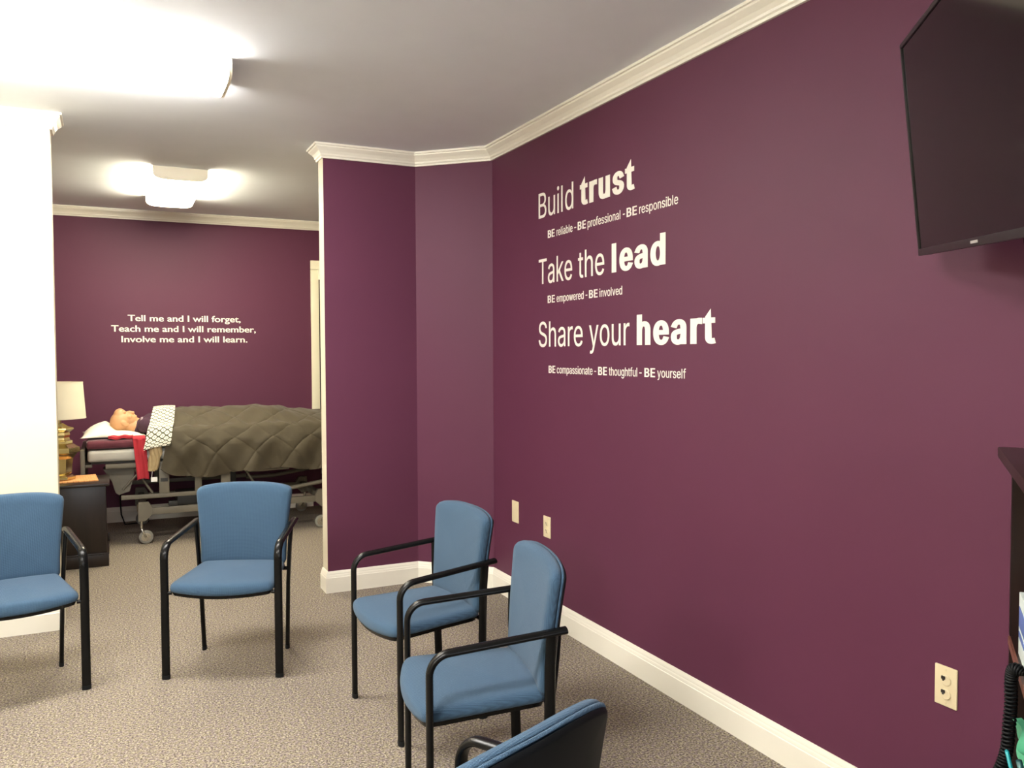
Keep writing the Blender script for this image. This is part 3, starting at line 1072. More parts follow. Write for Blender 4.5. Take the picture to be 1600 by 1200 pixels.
# local x runs along the front towards the camera side, local y into the back
fx_, fy_ = Vector((-math.sin(AZ), -math.cos(AZ), 0)), Vector((math.cos(AZ), -math.sin(AZ), 0))
bc.matrix_world = Matrix(((fx_.x, fy_.x, 0, BC.x), (fx_.y, fy_.y, 0, BC.y), (0, 0, 1, 0), (0, 0, 0, 1)))
tag(bc, 'dark cherry open bookcase at the right edge below the television', 'bookcase')
BW, BD, BH = 0.80, 0.27, 1.285
box('side_panel', (0, 0.004, 0), (0.02, BD, BH), M['cherry'], bc)
box('side_panel', (BW - 0.02, 0.004, 0), (BW, BD, BH), M['cherry'], bc)
box('back_panel', (0.02, BD - 0.01, 0.06), (BW - 0.02, BD, BH), M['cherry'], bc)
box('top_panel', (-0.022, -0.025, BH), (BW + 0.022, BD + 0.005, BH + 0.026), M['cherry'], bc, bevel=0.003)
for zz in (0.06, 0.42, 0.83, BH - 0.02):
    sh = box('shelf', (0.02, 0.006, zz), (BW - 0.02, BD - 0.01, zz + 0.019), M['cherry'], bc)
    tp = box('lit_shelf_edge', (0.02, 0.0005, zz), (BW - 0.02, 0.006, zz + 0.019), M['cherry_lit_edge'], sh)  # front edge in the lighter colour that stands for its lit face
box('plinth', (0.02, 0.02, 0), (BW - 0.02, 0.035, 0.06), M['cherry'], bc)
BMX = bc.matrix_world.copy()
# pale carton on the middle shelf
ct = empty('carton'); ct.matrix_world = BMX @ Matrix.Translation((0.40, 0.089, 0.849))
tag(ct, 'pale carton with blue print standing on the bookcase shelf', 'box')
box('box_body', (-0.25, -0.078, 0), (-0.08, 0.10, 0.145), M['carton'], ct, bevel=0.002)
bm = bmesh.new()
add_box(bm, (-0.235, -0.0792, 0.07), (-0.10, -0.0778, 0.115))
add_box(bm, (-0.235, -0.0792, 0.045), (-0.13, -0.0778, 0.058))
from_bm('printed_panel', bm, M['blue_ink'], ct)

# coiled black cord hanging from a handset on the middle shelf
hs = empty('telephone_handset'); hs.matrix_world = BMX @ Matrix.Translation((0.36, 0.03, 0.849))
tag(hs, 'black handset on the bookcase shelf with a coiled black cord hanging down', 'handset')
bm = bmesh.new()
add_box(bm, (-0.015, -0.025, 0.0002), (0.05, 0.13, 0.035), 0.01, 3)
from_bm('handset_body', bm, M['black_plastic'], hs, smooth=True, angle=40)
bm = bmesh.new()
ctrl = [Vector((-0.005, -0.027, 0.022)), Vector((-0.018, -0.043, 0.026)), Vector((-0.025, -0.048, 0.0)), Vector((-0.03, -0.047, -0.05)), Vector((-0.03, -0.050, -0.10)),
        Vector((-0.03, -0.053, -0.15)), Vector((-0.03, -0.061, -0.19)), Vector((-0.03, -0.075, -0.23)), Vector((0.0, -0.070, -0.255))]
def catmull(P, q):
    n = len(P) - 1
    s = min(n - 1e-6, q * n); i = int(s); f = s - i
    p0, p1, p2, p3 = P[max(0, i - 1)], P[i], P[min(n, i + 1)], P[min(n, i + 2)]
    return 0.5 * ((2 * p1) + (p2 - p0) * f + (2 * p0 - 5 * p1 + 4 * p2 - p3) * f * f + (3 * p1 - p0 - 3 * p2 + p3) * f ** 3)
turns, per = 46, 12
pts = []
for k in range(turns * per + 1):
    q = k / (turns * per)
    c = catmull(ctrl, q)
    tg = (catmull(ctrl, min(1, q + 0.01)) - catmull(ctrl, max(0, q - 0.01))).normalized()
    s1 = tg.cross(Vector((1, 0.3, 0))).normalized(); s2 = tg.cross(s1)
    r = 0.0108 * min(1, q * 14 + 0.1)
    th = 2 * math.pi * k / per
    pts.append(c + s1 * r * math.cos(th) + s2 * r * math.sin(th))
add_tube(bm, pts, 0.0030, n=6)
from_bm('coiled_cord', bm, M['black_plastic'], hs, smooth=True)

# green bag, mint packet and teal tongs on the lower shelf
SH = 0.439
def bag(u, v):
    q = min(1, max(0, (v - 0.58) / 0.3)); q = q * q * (3 - 2 * q)
    y = 0.082 - 0.062 * q + 0.008 * math.sin(14 * u + 5 * v) + 0.005 * math.sin(23 * v + 3 * u)
    z = SH + 0.002 + 0.225 * v * (1 - 0.2 * u) + 0.008 * math.sin(11 * u) * v
    return (0.075 + 0.27 * u + 0.008 * math.sin(9 * v + 4 * u), y, z)
gb = grid_mesh('plastic_bag', 24, 30, bag, M['green'], thick=0.02)
tag(gb, 'crumpled green plastic bag on the lower bookcase shelf', 'bag')
gb.matrix_world = BMX
pk = empty('wipes_packet'); pk.matrix_world = BMX @ Matrix.Translation((0.125, 0.046, SH))
tag(pk, 'mint coloured packet in front of the green bag', 'packet')
bm = bmesh.new(); add_box(bm, (0, -0.03, 0.0), (0.16, 0.01, 0.140), 0.012, 3)
from_bm('packet_body', bm, M['mint'], pk, smooth=True, angle=40)
bm = bmesh.new(); add_box(bm, (0.0, -0.032, 0.03), (0.16, -0.0285, 0.06), 0.001, 1)
from_bm('printed_band', bm, M['paper'], pk)
tg_ = empty('plastic_clamp'); tg_.matrix_world = BMX @ Matrix.Translation((0.41, 0.015, SH))
tag(tg_, 'bright teal plastic clamp standing beside the coiled cord', 'clamp')
bm = bmesh.new()
add_tube(bm, [(0.0, 0.01, 0.0), (0.0, -0.012, 0.14), (0.0, -0.045, 0.285)], 0.008, 0.004, lat=(1, 0, 0), n=10)
from_bm('jaw', bm, M['teal'], tg_, smooth=True)
bm = bmesh.new()
add_tube(bm, [(0.06, 0.022, 0.0), (0.06, 0.005, 0.14), (0.055, -0.018, 0.25), (0.05, -0.028, 0.29)], 0.012, 0.006, lat=(1, 0, 0), n=10)
from_bm('handle', bm, M['teal_dark'], tg_, smooth=True)
bm = bmesh.new()
add_tube(bm, [(0.0, -0.030, 0.22), (0.03, -0.022, 0.222), (0.054, -0.012, 0.23)], 0.004, n=8)
from_bm('spring_bar', bm, M['teal'], tg_, smooth=True)

# ------------------------------------------------------------------ nightstand, lamp, mat
NX0, NX1, NY0, NY1, NZ = -0.62, -0.030, 6.755, 7.235, 0.612
ns = empty('nightstand', ((NX0 + NX1) / 2, (NY0 + NY1) / 2, 0))
tag(ns, 'dark espresso nightstand behind the white wall end, left of the bed', 'nightstand')
def nbox(nm, lo, hi, m, bev=0.003):
    c = ns.location
    return box(nm, (lo[0] - c.x, lo[1] - c.y, lo[2]), (hi[0] - c.x, hi[1] - c.y, hi[2]), m, ns, bevel=bev)
nbox('carcass', (NX0 + 0.012, NY0 + 0.012, 0.09), (NX1 - 0.012, NY1, NZ - 0.022), M['espresso'])
nbox('top_panel', (NX0 - 0.012, NY0 - 0.012, NZ - 0.022), (NX1 + 0.014, NY1 + 0.004, NZ), M['espresso'], 0.006)
nbox('plinth', (NX0, NY0, 0), (NX1, NY1, 0.088), M['espresso'])
nbox('plinth_molding', (NX0 - 0.003, NY0 - 0.003, 0.0885), (NX1 + 0.003, NY1, 0.1), M['espresso'], 0.004)
nbox('corner_trim', (NX1 - 0.008, NY1 - 0.05, 0.1005), (NX1 + 0.008, NY1 - 0.01, 0.16), M['espresso'])

pm = box('woven_mat', (-0.185, -0.17, 0), (0.185, 0.17, 0.010), M['weave'], bevel=0.003)
pm.location = (-0.285, 7.045, NZ)
pm.rotation_euler = (0, 0, math.radians(4))
tag(pm, 'orange woven mat on the nightstand under the brass lamp', 'mat')

LX, LY, LZ = -0.345, 7.02, NZ + 0.0102
lm = empty('table_lamp', (LX, LY, LZ))
lm.scale = (0.95, 0.95, 1.05)
tag(lm, 'brass urn table lamp with cream drum shade on the nightstand', 'lamp')
lathe('base', [(0.098, 0), (0.108, 0.006), (0.108, 0.022), (0.088, 0.030), (0.084, 0.034)], (0, 0, 0), M['brass'], lm, 6, rot0=0.0, angle=10)
lathe('body', [(0.066, 0.034), (0.080, 0.05), (0.092, 0.15), (0.122, 0.186), (0.140, 0.196), (0.140, 0.228), (0.096, 0.252)],
      (0, 0, 0), M['brass'], lm, 6, rot0=0.0, angle=10)
lathe('collar', [(0.084, 0.252), (0.090, 0.258), (0.090, 0.276), (0.072, 0.284), (0.068, 0.30), (0.075, 0.318), (0.070, 0.335), (0.094, 0.352), (0.102, 0.358),
      (0.098, 0.368), (0.062, 0.378), (0.040, 0.392), (0.028, 0.40)], (0, 0, 0), M['brass'], lm, 6, rot0=0.0, angle=10)
lathe('socket', [(0.016, 0.40), (0.016, 0.47), (0.02, 0.475), (0.02, 0.52)], (0, 0, 0), M['brass'], lm, 16)
bm = bmesh.new()
add_tube(bm, [(0, 0, 0.52), (0, 0, 0.66)], 0.004)
for k in range(3):
    a = 2 * math.pi * k / 3
    add_tube(bm, [(0, 0, 0.66), (0.166 * math.cos(a), 0.166 * math.sin(a), 0.688)], 0.002, n=6)
from_bm('harp', bm, M['brass'], lm, smooth=True)
bm = bmesh.new()
n = 48
pr = [(0.186, 0.434), (0.190, 0.434), (0.172, 0.692), (0.169, 0.692)]
RR = [[bm.verts.new((r * math.cos(2 * math.pi * k / n), r * math.sin(2 * math.pi * k / n), h)) for k in range(n)] for r, h in pr]
for i in range(4):
    for k in range(n):
        bm.faces.new((RR[i][k], RR[i][(k + 1) % n], RR[(i + 1) % 4][(k + 1) % n], RR[(i + 1) % 4][k]))
shd = from_bm('lamp_shade', bm, M['shade'], lm, smooth=True, angle=40)
bm = bmesh.new()
for r0, h0 in ((0.191, 0.434), (0.1735, 0.684)):
    add_lathe(bm, [(r0, h0), (r0, h0 + 0.008)], (0, 0, 0), 48)
    bmesh.ops.delete(bm, geom=[f for f in bm.faces if len(f.verts) > 4], context='FACES_ONLY')
from_bm('rim_band', bm, M['shade'], shd, smooth=True)

# ------------------------------------------------------------------ hospital bed
bed = empty('hospital_bed', (0.8, 7.85, 0))
tag(bed, 'grey steel hospital bed frame on casters in the back room', 'bed')
BY0, BY1 = 7.39, 8.30
def bb(nm, lo, hi, m=None, bev=0.004, parent=None):
    c = bed.location
    return box(nm, (lo[0] - c.x, lo[1] - c.y, lo[2]), (hi[0] - c.x, hi[1] - c.y, hi[2]), m or M['bed_grey'], parent or bed, bevel=bev)
def bt(nm, pts, a, m=None, b=None, parent=None, lat=None):
    c = bed.location
    return tube(nm, [tuple(Vector(p) - c) for p in pts], a, m or M['bed_grey'], parent or bed, b=b, lat=lat)
bb('headboard', (-0.225, BY0 + .02, 0.36), (-0.188, BY1 - .02, 0.79), bev=0.012)
bb('footboard', (1.87, BY0 + .02, 0.36), (1.905, BY1 - .02, 0.86), bev=0.012)
for y in (BY0, BY1 - 0.035):
    bb('deck_rail', (-0.045, y, 0.634), (1.80, y + 0.035, 0.672))
for x in (-0.19, 0.55, 1.15, 1.79):
    bb('deck_slat', (x, BY0 + 0.036, 0.648), (x + 0.05, BY1 - 0.036, 0.672))
bb('deck_panel', (-0.15, BY0 + 0.03, 0.673), (1.86, BY1 - 0.03, 0.688), M['bed_dark'])
for y in (BY0 + 0.01, BY1 - 0.045):
    bb('lift_beam', (0.065, y, 0.374), (1.16, y + 0.035, 0.408))
    bt('lift_beam', [(1.16, y + .017, 0.372), (1.42, y + .017, 0.375), (1.78, y + .017, 0.425)], 0.018, b=0.018)
for x0, x1 in ((0.349, 0.427), (0.624, 0.679), (0.831, 0.908)):
    bb('post', (x0, BY0 + 0.006, 0.409), (x1, BY0 + 0.036, 0.634))
    bb('post', (x0, BY1 - 0.045, 0.409), (x1, BY1 - 0.015, 0.634))
bb('post_slot', (0.36, BY0 + 0.003, 0.505), (0.416, BY0 + 0.0065, 0.535), M['bed_dark'], bev=0)
bt('strut', [(0.17, BY0 + 0.06, 0.62), (0.30, BY0 + 0.06, 0.41)], 0.010)
bt('strut', [(0.20, BY0 + 0.09, 0.58), (0.08, BY0 + 0.09, 0.45)], 0.009)
bt('strut', [(1.00, BY0 + 0.06, 0.62), (1.12, BY0 + 0.06, 0.42)], 0.010)
bt('strut', [(1.05, BY0 + 0.02, 0.55), (1.40, BY0 + 0.02, 0.556)], 0.014)
# slanted drive cover under the head end
c = bed.location
bm = bmesh.new()
prof = [(-0.06, 0.62), (0.17, 0.62), (0.165, 0.56), (0.13, 0.43), (0.05, 0.405), (0.025, 0.425), (0.0, 0.52)]
A = [bm.verts.new((x - c.x, BY0 + 0.10 - c.y, z)) for x, z in prof]
B = [bm.verts.new((x - c.x, BY0 + 0.30 - c.y, z)) for x, z in prof]
for k in range(len(prof)):
    bm.faces.new((A[k], A[(k + 1) % len(prof)], B[(k + 1) % len(prof)], B[k]))
bm.faces.new(A); bm.faces.new(B)
from_bm('drive_cover', bm, M['bed_grey'], bed)
for y in (BY0 + 0.012, BY1 - 0.055):
    bb('base_beam', (0.24, y + 0.004, 0.236), (1.68, y + 0.038, 0.292))
bb('cross_beam', (0.21, BY0 + 0.055, 0.25), (0.26, BY1 - 0.058, 0.30))
bb('cross_beam', (1.66, BY0 + 0.055, 0.25), (1.71, BY1 - 0.058, 0.30))
bb('motor', (0.50, 7.6, 0.25), (0.95, 7.9, 0.36), M['bed_dark'])
bb('lift_column', (0.9, 7.75, 0.29), (1.0, 7.95, 0.64), M['bed_dark'])
bb('brake_block', (0.42, BY0 + 0.03, 0.294), (0.49, BY0 + 0.08, 0.335), M['bed_dark'])
def caster(x, y, dx):
    cs = empty('caster', (x - c.x, y - c.y, 0)); cs.parent = bed
    bm = bmesh.new()
    pr = [(-0.035, 0.19), (0.02, 0.19), (0.072, 0.24), (0.072, 0.30), (0.045, 0.345), (-0.030, 0.345), (-0.035, 0.29)]
    pr = [(px * dx, pz) for px, pz in pr]
    A = [bm.verts.new((px, -0.022, pz)) for px, pz in pr]; B = [bm.verts.new((px, 0.022, pz)) for px, pz in pr]
    for k in range(len(pr)):
        bm.faces.new((A[k], A[(k + 1) % len(pr)], B[(k + 1) % len(pr)], B[k]))
    bm.faces.new(A); bm.faces.new(B)
    from_bm('caster_bracket', bm, M['bed_grey'], cs)
    tube('stem', [(-0.012 * dx, 0, 0.125), (-0.012 * dx, 0, 0.192)], 0.012, M['chrome'], cs)
    bm = bmesh.new()
    for s in (-1, 1):
        add_tube(bm, [(-0.012 * dx, s * 0.004, 0.135), (-0.008 * dx, s * 0.021, 0.118), (0.022 * dx, s * 0.021, 0.056)], 0.008, 0.003, lat=(1, 0, 0), n=8)
    from_bm('fork', bm, M['chrome'], cs, smooth=True)
    lathe('tyre', [(0.040, -0.016), (0.053, -0.014), (0.0558, -0.006), (0.0558, 0.006), (0.053, 0.014), (0.040, 0.016)], (0.022 * dx, 0, 0.056), M['rubber'], cs, 36, axis='y')
    lathe('hub', [(0.012, -0.018), (0.036, -0.0165), (0.036, 0.0165), (0.012, 0.018)], (0.022 * dx, 0, 0.056), M['chrome'], cs, 24, axis='y')
for y in (BY0 + 0.033, BY1 - 0.033):
    caster(0.222, y, 1)
    caster(1.70, y, -1)
bt('power_cord', [(0.10, 7.9, 0.42), (0.06, 8.05, 0.30), (0.07, 8.2, 0.12), (0.10, 8.3, 0.010), (0.3, 8.36, 0.008)], 0.006, M['black_plastic'])

# mattress
def soft_box(name, lo, hi, m, r=0.03, wob=0.004, seed=0):
    bm = bmesh.new()
    add_box(bm, lo, hi)
    bmesh.ops.bevel(bm, geom=bm.edges[:], offset=r, segments=4, affect='EDGES', profile=0.55)
    bmesh.ops.subdivide_edges(bm, edges=[e for e in bm.edges if e.calc_length() > 0.25], cuts=14, use_grid_fill=True)
    for v in bm.verts:
        x, y, z = v.co
        v.co.z += wob * math.sin(17 * x + seed) * math.cos(13 * y + seed)
        v.co.y += wob * math.sin(21 * x + 9 * z + seed)
    return from_bm(name, bm, m, smooth=True, angle=60)
o = soft_box('mattress', (-0.172, BY0 - 0.01, 0.691), (1.86, BY1 - 0.01, 0.788), M['mattress'], 0.03, 0.002)
tag(o, 'grey vinyl mattress on the hospital bed deck', 'mattress')
o = soft_box('fleece_pad', (-0.178, BY0 - 0.012, 0.797), (1.86, BY1 - 0.008, 0.863), M['maroon'], 0.026, 0.002, 2)
tag(o, 'maroon fleece pad covering the mattress at the head end', 'bedding')

# pillow
PX, PYc, PZ = 0.020, 7.83, 0.867
def pil(u, v, top):
    a, b_ = 2 * u - 1, 2 * v - 1
    pin = 1 - 0.10 * (1 - abs(a)) * 0 
    ex = 0.245 * a * (1 - 0.10 * (1 - b_ * b_) * 0)
    ey = 0.33 * b_
    t = max(0, (1 - abs(a) ** 2.2)) ** 0.75 * max(0, (1 - abs(b_) ** 2.6)) ** 0.6
    q = min(1, max(0, (ex + 0.075) / 0.11)); q = q * q * (3 - 2 * q)
    h = 0.128 * t * (1 - 0.55 * q)
    dent = 0.022 * math.exp(-((ex - 0.07) / 0.13) ** 2 - ((ey) / 0.11) ** 2)
    wr = 0.003 * math.sin(24 * ex + 11 * ey) * t
    if top:
        return h - dent + wr
    return 0.0 + 0.012 * (1 - t)
bm = bmesh.new()
N = 36
T = [[None] * (N + 1) for _ in range(N + 1)]; Bt = [[None] * (N + 1) for _ in range(N + 1)]
for i in range(N + 1):
    for j in range(N + 1):
        u, v = i / N, j / N
        a, b_ = 2 * u - 1, 2 * v - 1
        x = PX + 0.245 * a * (1 - 0.06 * (1 - b_ * b_))
        y = PYc + 0.33 * b_ * (1 - 0.06 * (1 - a * a))
        edge = i in (0, N) or j in (0, N)
        w_ = 1 - ((x - 0.085) / 0.112) ** 2 - ((y - PYc) / 0.088) ** 2
        cap_z = 0.972 - 0.095 * math.sqrt(w_) - 0.004 if w_ > 0 else 9.0      # hollow pressed by the head
        cap_z = max(cap_z, PZ + 0.004)
        T[i][j] = bm.verts.new((x, y, min(cap_z, PZ + max(pil(u, v, True), pil(u, v, False) + (0.0 if edge else 0.001)))))
        Bt[i][j] = T[i][j] if edge else bm.verts.new((x, y, min(cap_z - 0.002, PZ + pil(u, v, False))))
for i in range(N):
    for j in range(N):
        bm.faces.new((T[i][j], T[i + 1][j], T[i + 1][j + 1], T[i][j + 1]))
        q = (Bt[i][j], Bt[i][j + 1], Bt[i + 1][j + 1], Bt[i + 1][j])
        try:
            bm.faces.new(q)
        except ValueError:
            pass
o = from_bm('pillow', bm, M['pillow'], smooth=True)
tag(o, 'white pillow under the manikin head on the bed', 'pillow')

# ------------------------------------------------------------------ training manikin lying under the bedding
def capsule_chain(bm, pts):
    """union pieces: spheres and cones along pts = [(x,y,z,r)]"""
    for (x, y, z, r) in pts:
        bmesh.ops.create_icosphere(bm, subdivisions=3, radius=r, matrix=Matrix.Translation((x, y, z)))
    for a, b_ in zip(pts[:-1], pts[1:]):
        A, B = Vector(a[:3]), Vector(b_[:3])
        d = B - A
        q = Vector((0, 0, 1)).rotation_difference(d).to_matrix().to_4x4()
        bmesh.ops.create_cone(bm, cap_ends=True, segments=24, radius1=a[3], radius2=b_[3], depth=d.length,
                              matrix=Matrix.Translation((A + B) / 2) @ q)
def ell(bm, c, r, rot=None, sub=3):
    m_ = Matrix.Translation(c)
    if rot is not None:
        m_ = m_ @ rot
    bmesh.ops.create_icosphere(bm, subdivisions=sub, radius=1.0, matrix=m_ @ Matrix.Diagonal((r[0], r[1], r[2], 1)))
def remeshed(name, bm, voxel, m, parent, smooth_it=4):
    me = bpy.data.meshes.new(name + '_src')
    bmesh.ops.recalc_face_normals(bm, faces=bm.faces)
    bm.to_mesh(me); bm.free()
    o = bpy.data.objects.new('src', me)
    COL.objects.link(o)
    md = o.modifiers.new('r', 'REMESH'); md.mode = 'VOXEL'; md.voxel_size = voxel
    ms = o.modifiers.new('s', 'SMOOTH'); ms.iterations = smooth_it; ms.factor = 0.5
    bpy.context.view_layer.update()
    me2 = bpy.data.meshes.new_from_object(o.evaluated_get(bpy.context.evaluated_depsgraph_get()))
    bpy.data.objects.remove(o)
    me2.name = name
    return link(name, me2, m, parent, smooth=True)

MY = 7.83
# head frame: hx from crown to chin, hz out of the face, hy across
HC = Vector((0.092, MY, 0.978))
tilt = math.radians(25)
hx = Vector((math.cos(tilt), 0, -math.sin(tilt))); hz = Vector((math.sin(tilt), 0, math.cos(tilt))); hy = hz.cross(hx)
HM = Matrix(((hx.x, hy.x, hz.x, HC.x), (hx.y, hy.y, hz.y, HC.y), (hx.z, hy.z, hz.z, HC.z), (0, 0, 0, 1)))
bm = bmesh.new()
def hpart(c, r, ry=0.0, sub=3):
    m_ = HM @ Matrix.Translation(c) @ Matrix.Rotation(ry, 4, 'Y') @ Matrix.Diagonal((r[0], r[1], r[2], 1))
    bmesh.ops.create_icosphere(bm, subdivisions=sub, radius=1.0, matrix=m_)
hpart((-0.014, 0, -0.005), (0.084, 0.075, 0.090), sub=4)          # skull
hpart((-0.048, 0, 0.050), (0.046, 0.056, 0.050))                  # forehead
hpart((0.035, 0, 0.030), (0.072, 0.060, 0.056))                   # mid face
hpart((0.078, 0, 0.030), (0.038, 0.044, 0.046))                   # jaw
hpart((0.104, 0, 0.058), (0.018, 0.020, 0.022))                   # chin
hpart((-0.020, 0, 0.080), (0.012, 0.052, 0.014))                  # brow ridge
hpart((0.022, 0, 0.096), (0.030, 0.011, 0.016), ry=math.radians(-14))   # nose bridge
hpart((0.042, 0, 0.100), (0.014, 0.017, 0.017))                   # nose tip
hpart((0.064, 0, 0.084), (0.008, 0.023, 0.011))                   # upper lip
hpart((0.078, 0, 0.081), (0.008, 0.021, 0.012))                   # lower lip
for s in (-1, 1):
    hpart((0.003, s * 0.030, 0.068), (0.012, 0.016, 0.012))       # closed eyelids
    hpart((0.030, s * 0.040, 0.056), (0.024, 0.022, 0.024))       # cheeks
    hpart((0.018, s * 0.078, -0.004), (0.032, 0.008, 0.020), ry=math.radians(12))    # ears
    hpart((0.046, s * 0.074, 0.002), (0.012, 0.007, 0.010))
# neck, torso, arms and legs
capsule_chain(bm, [(0.150, MY, 0.945, 0.056), (0.225, MY, 0.930, 0.060), (0.29, MY, 0.935, 0.075)])
for yy in (-0.09, 0, 0.09):
    capsule_chain(bm, [(0.33, MY + yy, 0.958, 0.080), (0.55, MY + yy, 0.958, 0.080), (0.80, MY + yy * 0.8, 0.955, 0.074), (0.97, MY + yy, 0.955, 0.076)])
for s in (-1, 1):
    capsule_chain(bm, [(0.31, MY + s * 0.175, 0.935, 0.052), (0.60, MY + s * 0.215, 0.925, 0.042), (0.84, MY + s * 0.20, 0.925, 0.032), (0.92, MY + s * 0.19, 0.925, 0.034)])
    capsule_chain(bm, [(0.98, MY + s * 0.085, 0.957, 0.076), (1.36, MY + s * 0.10, 0.925, 0.052), (1.70, MY + s * 0.11, 0.915, 0.036), (1.73, MY + s * 0.12, 0.95, 0.034)])
mk = empty('training_manikin', (0.1, MY, 0.87))
tag(mk, 'bald nursing manikin lying on its back in the bed', 'manikin')
bmesh.ops.translate(bm, verts=bm.verts, vec=(-0.1, -MY, -0.87))
remeshed('body', bm, 0.0052, M['skin'], mk, 3)
bm = bmesh.new()
capsule_chain(bm, [(0.215, MY, 0.930, 0.064), (0.28, MY, 0.940, 0.082)])
for yy in (-0.09, 0, 0.09):
    capsule_chain(bm, [(0.33, MY + yy, 0.962, 0.084), (0.62, MY + yy, 0.962, 0.083)])
for s in (-1, 1):
    capsule_chain(bm, [(0.27, MY + s * 0.12, 0.945, 0.066), (0.32, MY + s * 0.185, 0.940, 0.060), (0.55, MY + s * 0.215, 0.934, 0.054)])
bmesh.ops.translate(bm, verts=bm.verts, vec=(-0.1, -MY, -0.87))
sh = remeshed('shirt', bm, 0.009, M['navy'], mk, 5)
bm = bmesh.new()
pts = []
for k in range(9):
    th = math.radians(-70 + 140 * k / 8)
    pts.append((0.232 - 0.1 + 0.012 * math.cos(th), 0.074 * math.sin(th), 0.932 - 0.87 + 0.078 * math.cos(th)))
add_tube(bm, pts, 0.012, 0.005, lat=(1, 0, 0.2), n=8)
from_bm('collar', bm, M['collar'], sh, smooth=True)

# ------------------------------------------------------------------ bedding over the manikin
def top_line(x):
    """height of the covered figure along its middle"""
    K = [(0.2, 1.035), (0.50, 1.050), (0.65, 1.045), (0.85, 1.040), (1.05, 1.045), (1.18, 1.055), (1.35, 1.035), (1.55, 1.005), (1.75, 0.985), (1.95, 0.955), (2.2, 0.92)]
    for (x0, z0), (x1, z1) in zip(K[:-1], K[1:]):
        if x <= x1:
            q = max(0, (x - x0) / (x1 - x0)); q = q * q * (3 - 2 * q)
            return z0 + (z1 - z0) * q
    return K[-1][1]
def cover(s, x, lift=0.0, hem=0.56):
    """cross-section of a cover at x: s 0 = near hem .. 1 = far hem"""
    zt = top_line(x) + lift
    ye = BY0 - 0.022 - lift * 0.8
    zs = 0.905 + lift
    ln = [(ye - 0.004, hem), (ye - 0.012, 0.70), (ye - 0.010, 0.80), (ye, 0.858), (ye + 0.030, zs - 0.005), (ye + 0.10, zs + 0.022),
          (ye + 0.20, zs + (zt - zs) * 0.55), (ye + 0.32, zs + (zt - zs) * 0.90), (MY, zt), (MY + 0.16, zs + (zt - zs) * 0.86),
          (MY + 0.30, zs + 0.03), (BY1 - 0.03, zs - 0.01), (BY1 + 0.016, 0.85), (BY1 + 0.022, 0.72), (BY1 + 0.022, 0.62)]
    n = len(ln) - 1
    P = [Vector((0, a, b_)) for a, b_ in ln]
    v = catmull(P, s)
    return v.y, v.z
def quilt(x, t):
    """0 on the stitched seams, 1 in the middle of each diamond"""
    d = 9.0
    for sg in (1, -1):
        q = x / 0.32 + sg * t / 0.44
        f = abs(q - round(q)) / 3.87
        d = min(d, f)
    return 1 - 0.55 * math.exp(-(d / 0.011) ** 2) - 0.45 * math.exp(-(d / 0.035) ** 2)
def comforter(u, v):
    s = v
    x0 = 0.395 + 0.03 * math.sin(5 * s) - 0.02 * (1 - s) - 0.015 * max(0, (0.14 - s) / 0.14)
    x = x0 + (2.06 - x0) * u
    hang = max(0, (0.22 - s) / 0.22)
    hem = 0.555 + 0.014 * math.sin(6.2 * x + 0.4) + 0.008 * math.sin(15 * x) + 0.045 * max(0.0, (0.52 - x) / 0.13) ** 2 - 0.02 * max(0, (0.9 - x))
    y, z = cover(s, x, 0.022, hem)
    arc = s * 2.0
    q = quilt(x + 0.02 * math.sin(4 * arc), arc + 0.05)
    puff = 0.010 * q * min(1, max(0.12, (x - 0.50) / 0.08))
    crease = 0.006 * math.sin(13 * x + 7 * arc) * math.sin(6 * x - 11 * arc + 1) + 0.003 * math.sin(31 * x - 14 * arc) + 0.0025 * math.sin(47 * x + 23 * arc + 2 * math.sin(9 * x))
    fold = hang * (0.016 * math.sin(10.5 * x + 7 * z + 1.2 * math.sin(5 * x)) + 0.012 * math.sin(19 * x - 12 * z + 1))
    # push out roughly along the surface normal
    if s < 0.25:
        k = min(1, max(0, (s - 0.14) / 0.11))
        ny, nz = -(1 - k), k
    elif s > 0.80:
        ny, nz = 0.8, 0.3
    else:
        ny, nz = 0, 1
    d = puff + crease
    return (x, y + ny * (d + fold + 0.006), z + nz * d)
o = grid_mesh('comforter', 400, 270, comforter, M['brown'], thick=-0.012)
tag(o, 'olive brown quilted comforter spread over the manikin and bed', 'comforter')

# patterned sheet folded over the chest
def sheet(u, v):
    s = 0.155 + 0.50 * v                         # near side up over the body
    xl = 0.235 + 0.10 * min(1, max(0, (v - 0.05) / 0.75)) ** 0.9
    xr = 0.432 + 0.075 * min(1, max(0, v / 0.8))
    x = xl + (xr - xl) * u
    y, z = cover(s, x, 0.056, 0.56)
    w_ = 0.004 * math.sin(30 * x + 9 * v) + 0.003 * math.sin(20 * v)
    droop = -0.035 * (1 - u) ** 2 * max(0, 1 - v * 2.2)
    return (x, y - 0.008 + (-w_ if v < 0.3 else 0), z + w_ * 0.6 + droop)
def sheet_uv(u, v):
    return (u * 3.2 - 0.3 * v, v * 16.5)
o = grid_mesh('patterned_sheet', 30, 70, sheet, M['eye'], thick=-0.004, uvfn=sheet_uv)
tag(o, 'cream sheet with dark eye lattice pattern folded across the manikin chest', 'sheet')

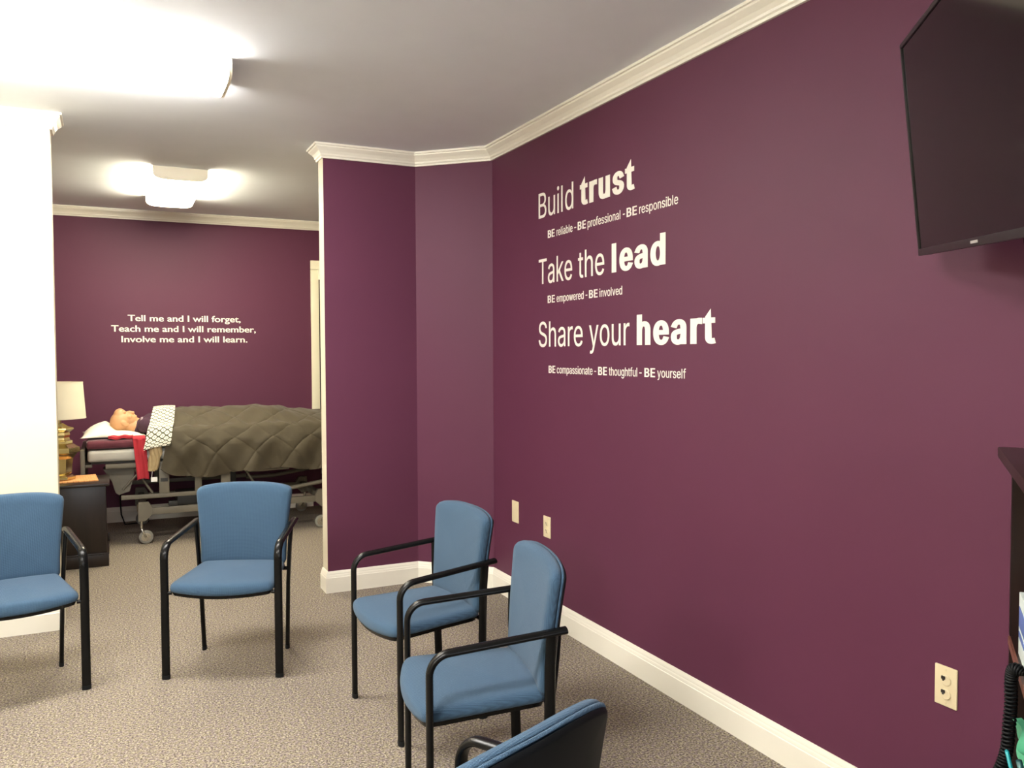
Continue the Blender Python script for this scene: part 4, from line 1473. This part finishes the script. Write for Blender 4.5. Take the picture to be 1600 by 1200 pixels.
# beige blanket end hanging below the patterned sheet
def blanket(u, v):
    x = 0.268 + 0.012 * math.sin(4 * v) + (0.075 + 0.02 * v - 0.05 * max(0, 0.35 - v)) * u
    z = 0.605 + 0.27 * v + 0.03 * (u - 0.4) ** 2
    y = BY0 - 0.034 - 0.020 * math.sin(math.pi * u) * (0.5 + 0.5 * math.sin(math.pi * min(1, v * 1.1))) + 0.006 * math.sin(19 * u + 11 * v)
    if v > 0.85:
        y += (v - 0.85) * 0.4
    return (x, y, z)
o = grid_mesh('beige_blanket', 20, 36, blanket, M['beige'], thick=0.014)
tag(o, 'beige blanket end hanging between the red cloth and brown comforter', 'blanket')
tg2 = box('care_tag', (0.285, BY0 - 0.062, 0.518), (0.333, BY0 - 0.060, 0.556), M['paper'], o)
bm = bmesh.new(); add_tube(bm, [(0.29, BY0 - 0.061, 0.55), (0.295, BY0 - 0.055, 0.585), (0.30, BY0 - 0.048, 0.64)], 0.002, n=6)
from_bm('tag_loop', bm, M['paper'], tg2)

# red cloth lying beside the pillow and hanging over the near side
def red(u, v):
    # v 0 = bottom of the hanging strip, 1 = on the pad; u across the strip
    if v < 0.6:
        q = v / 0.6
        x = (0.186 + (0.158 - 0.186) * q) + (0.088 + 0.004 * q) * u
        z = 0.538 + (0.868 - 0.538) * q + 0.008 * math.sin(3 * u)
        y = BY0 - 0.030 - 0.004 * math.sin(9 * u + 3 * q) - 0.003 * math.sin(20 * u)
    else:
        q = (v - 0.6) / 0.4
        x = 0.158 + 0.092 * u
        a = min(1, q / 0.25) * math.pi / 2
        y = BY0 - 0.030 + 0.022 * (1 - math.cos(a)) + max(0, q - 0.25) * 0.15
        z = 0.868 + 0.018 * math.sin(a)
    return (x, y, z)
o = grid_mesh('red_cloth', 16, 60, red, M['red'], thick=0.006)
tag(o, 'red cloth from under the pillow hanging down the bed side', 'cloth')
def red_flat(u, v):
    x = -0.02 + 0.185 * u
    y = BY0 + 0.012 + 0.13 * v + 0.004 * math.sin(8 * u)
    z = 0.890 + 0.003 * math.sin(9 * u + 2) * (1 - v) + 0.003 * math.sin(14 * u + 5 * v)
    return (x, y - 0.01 * math.sin(7 * u), z)
rf = grid_mesh('bunched_fold', 30, 10, red_flat, M['red'], o, thick=0.018)
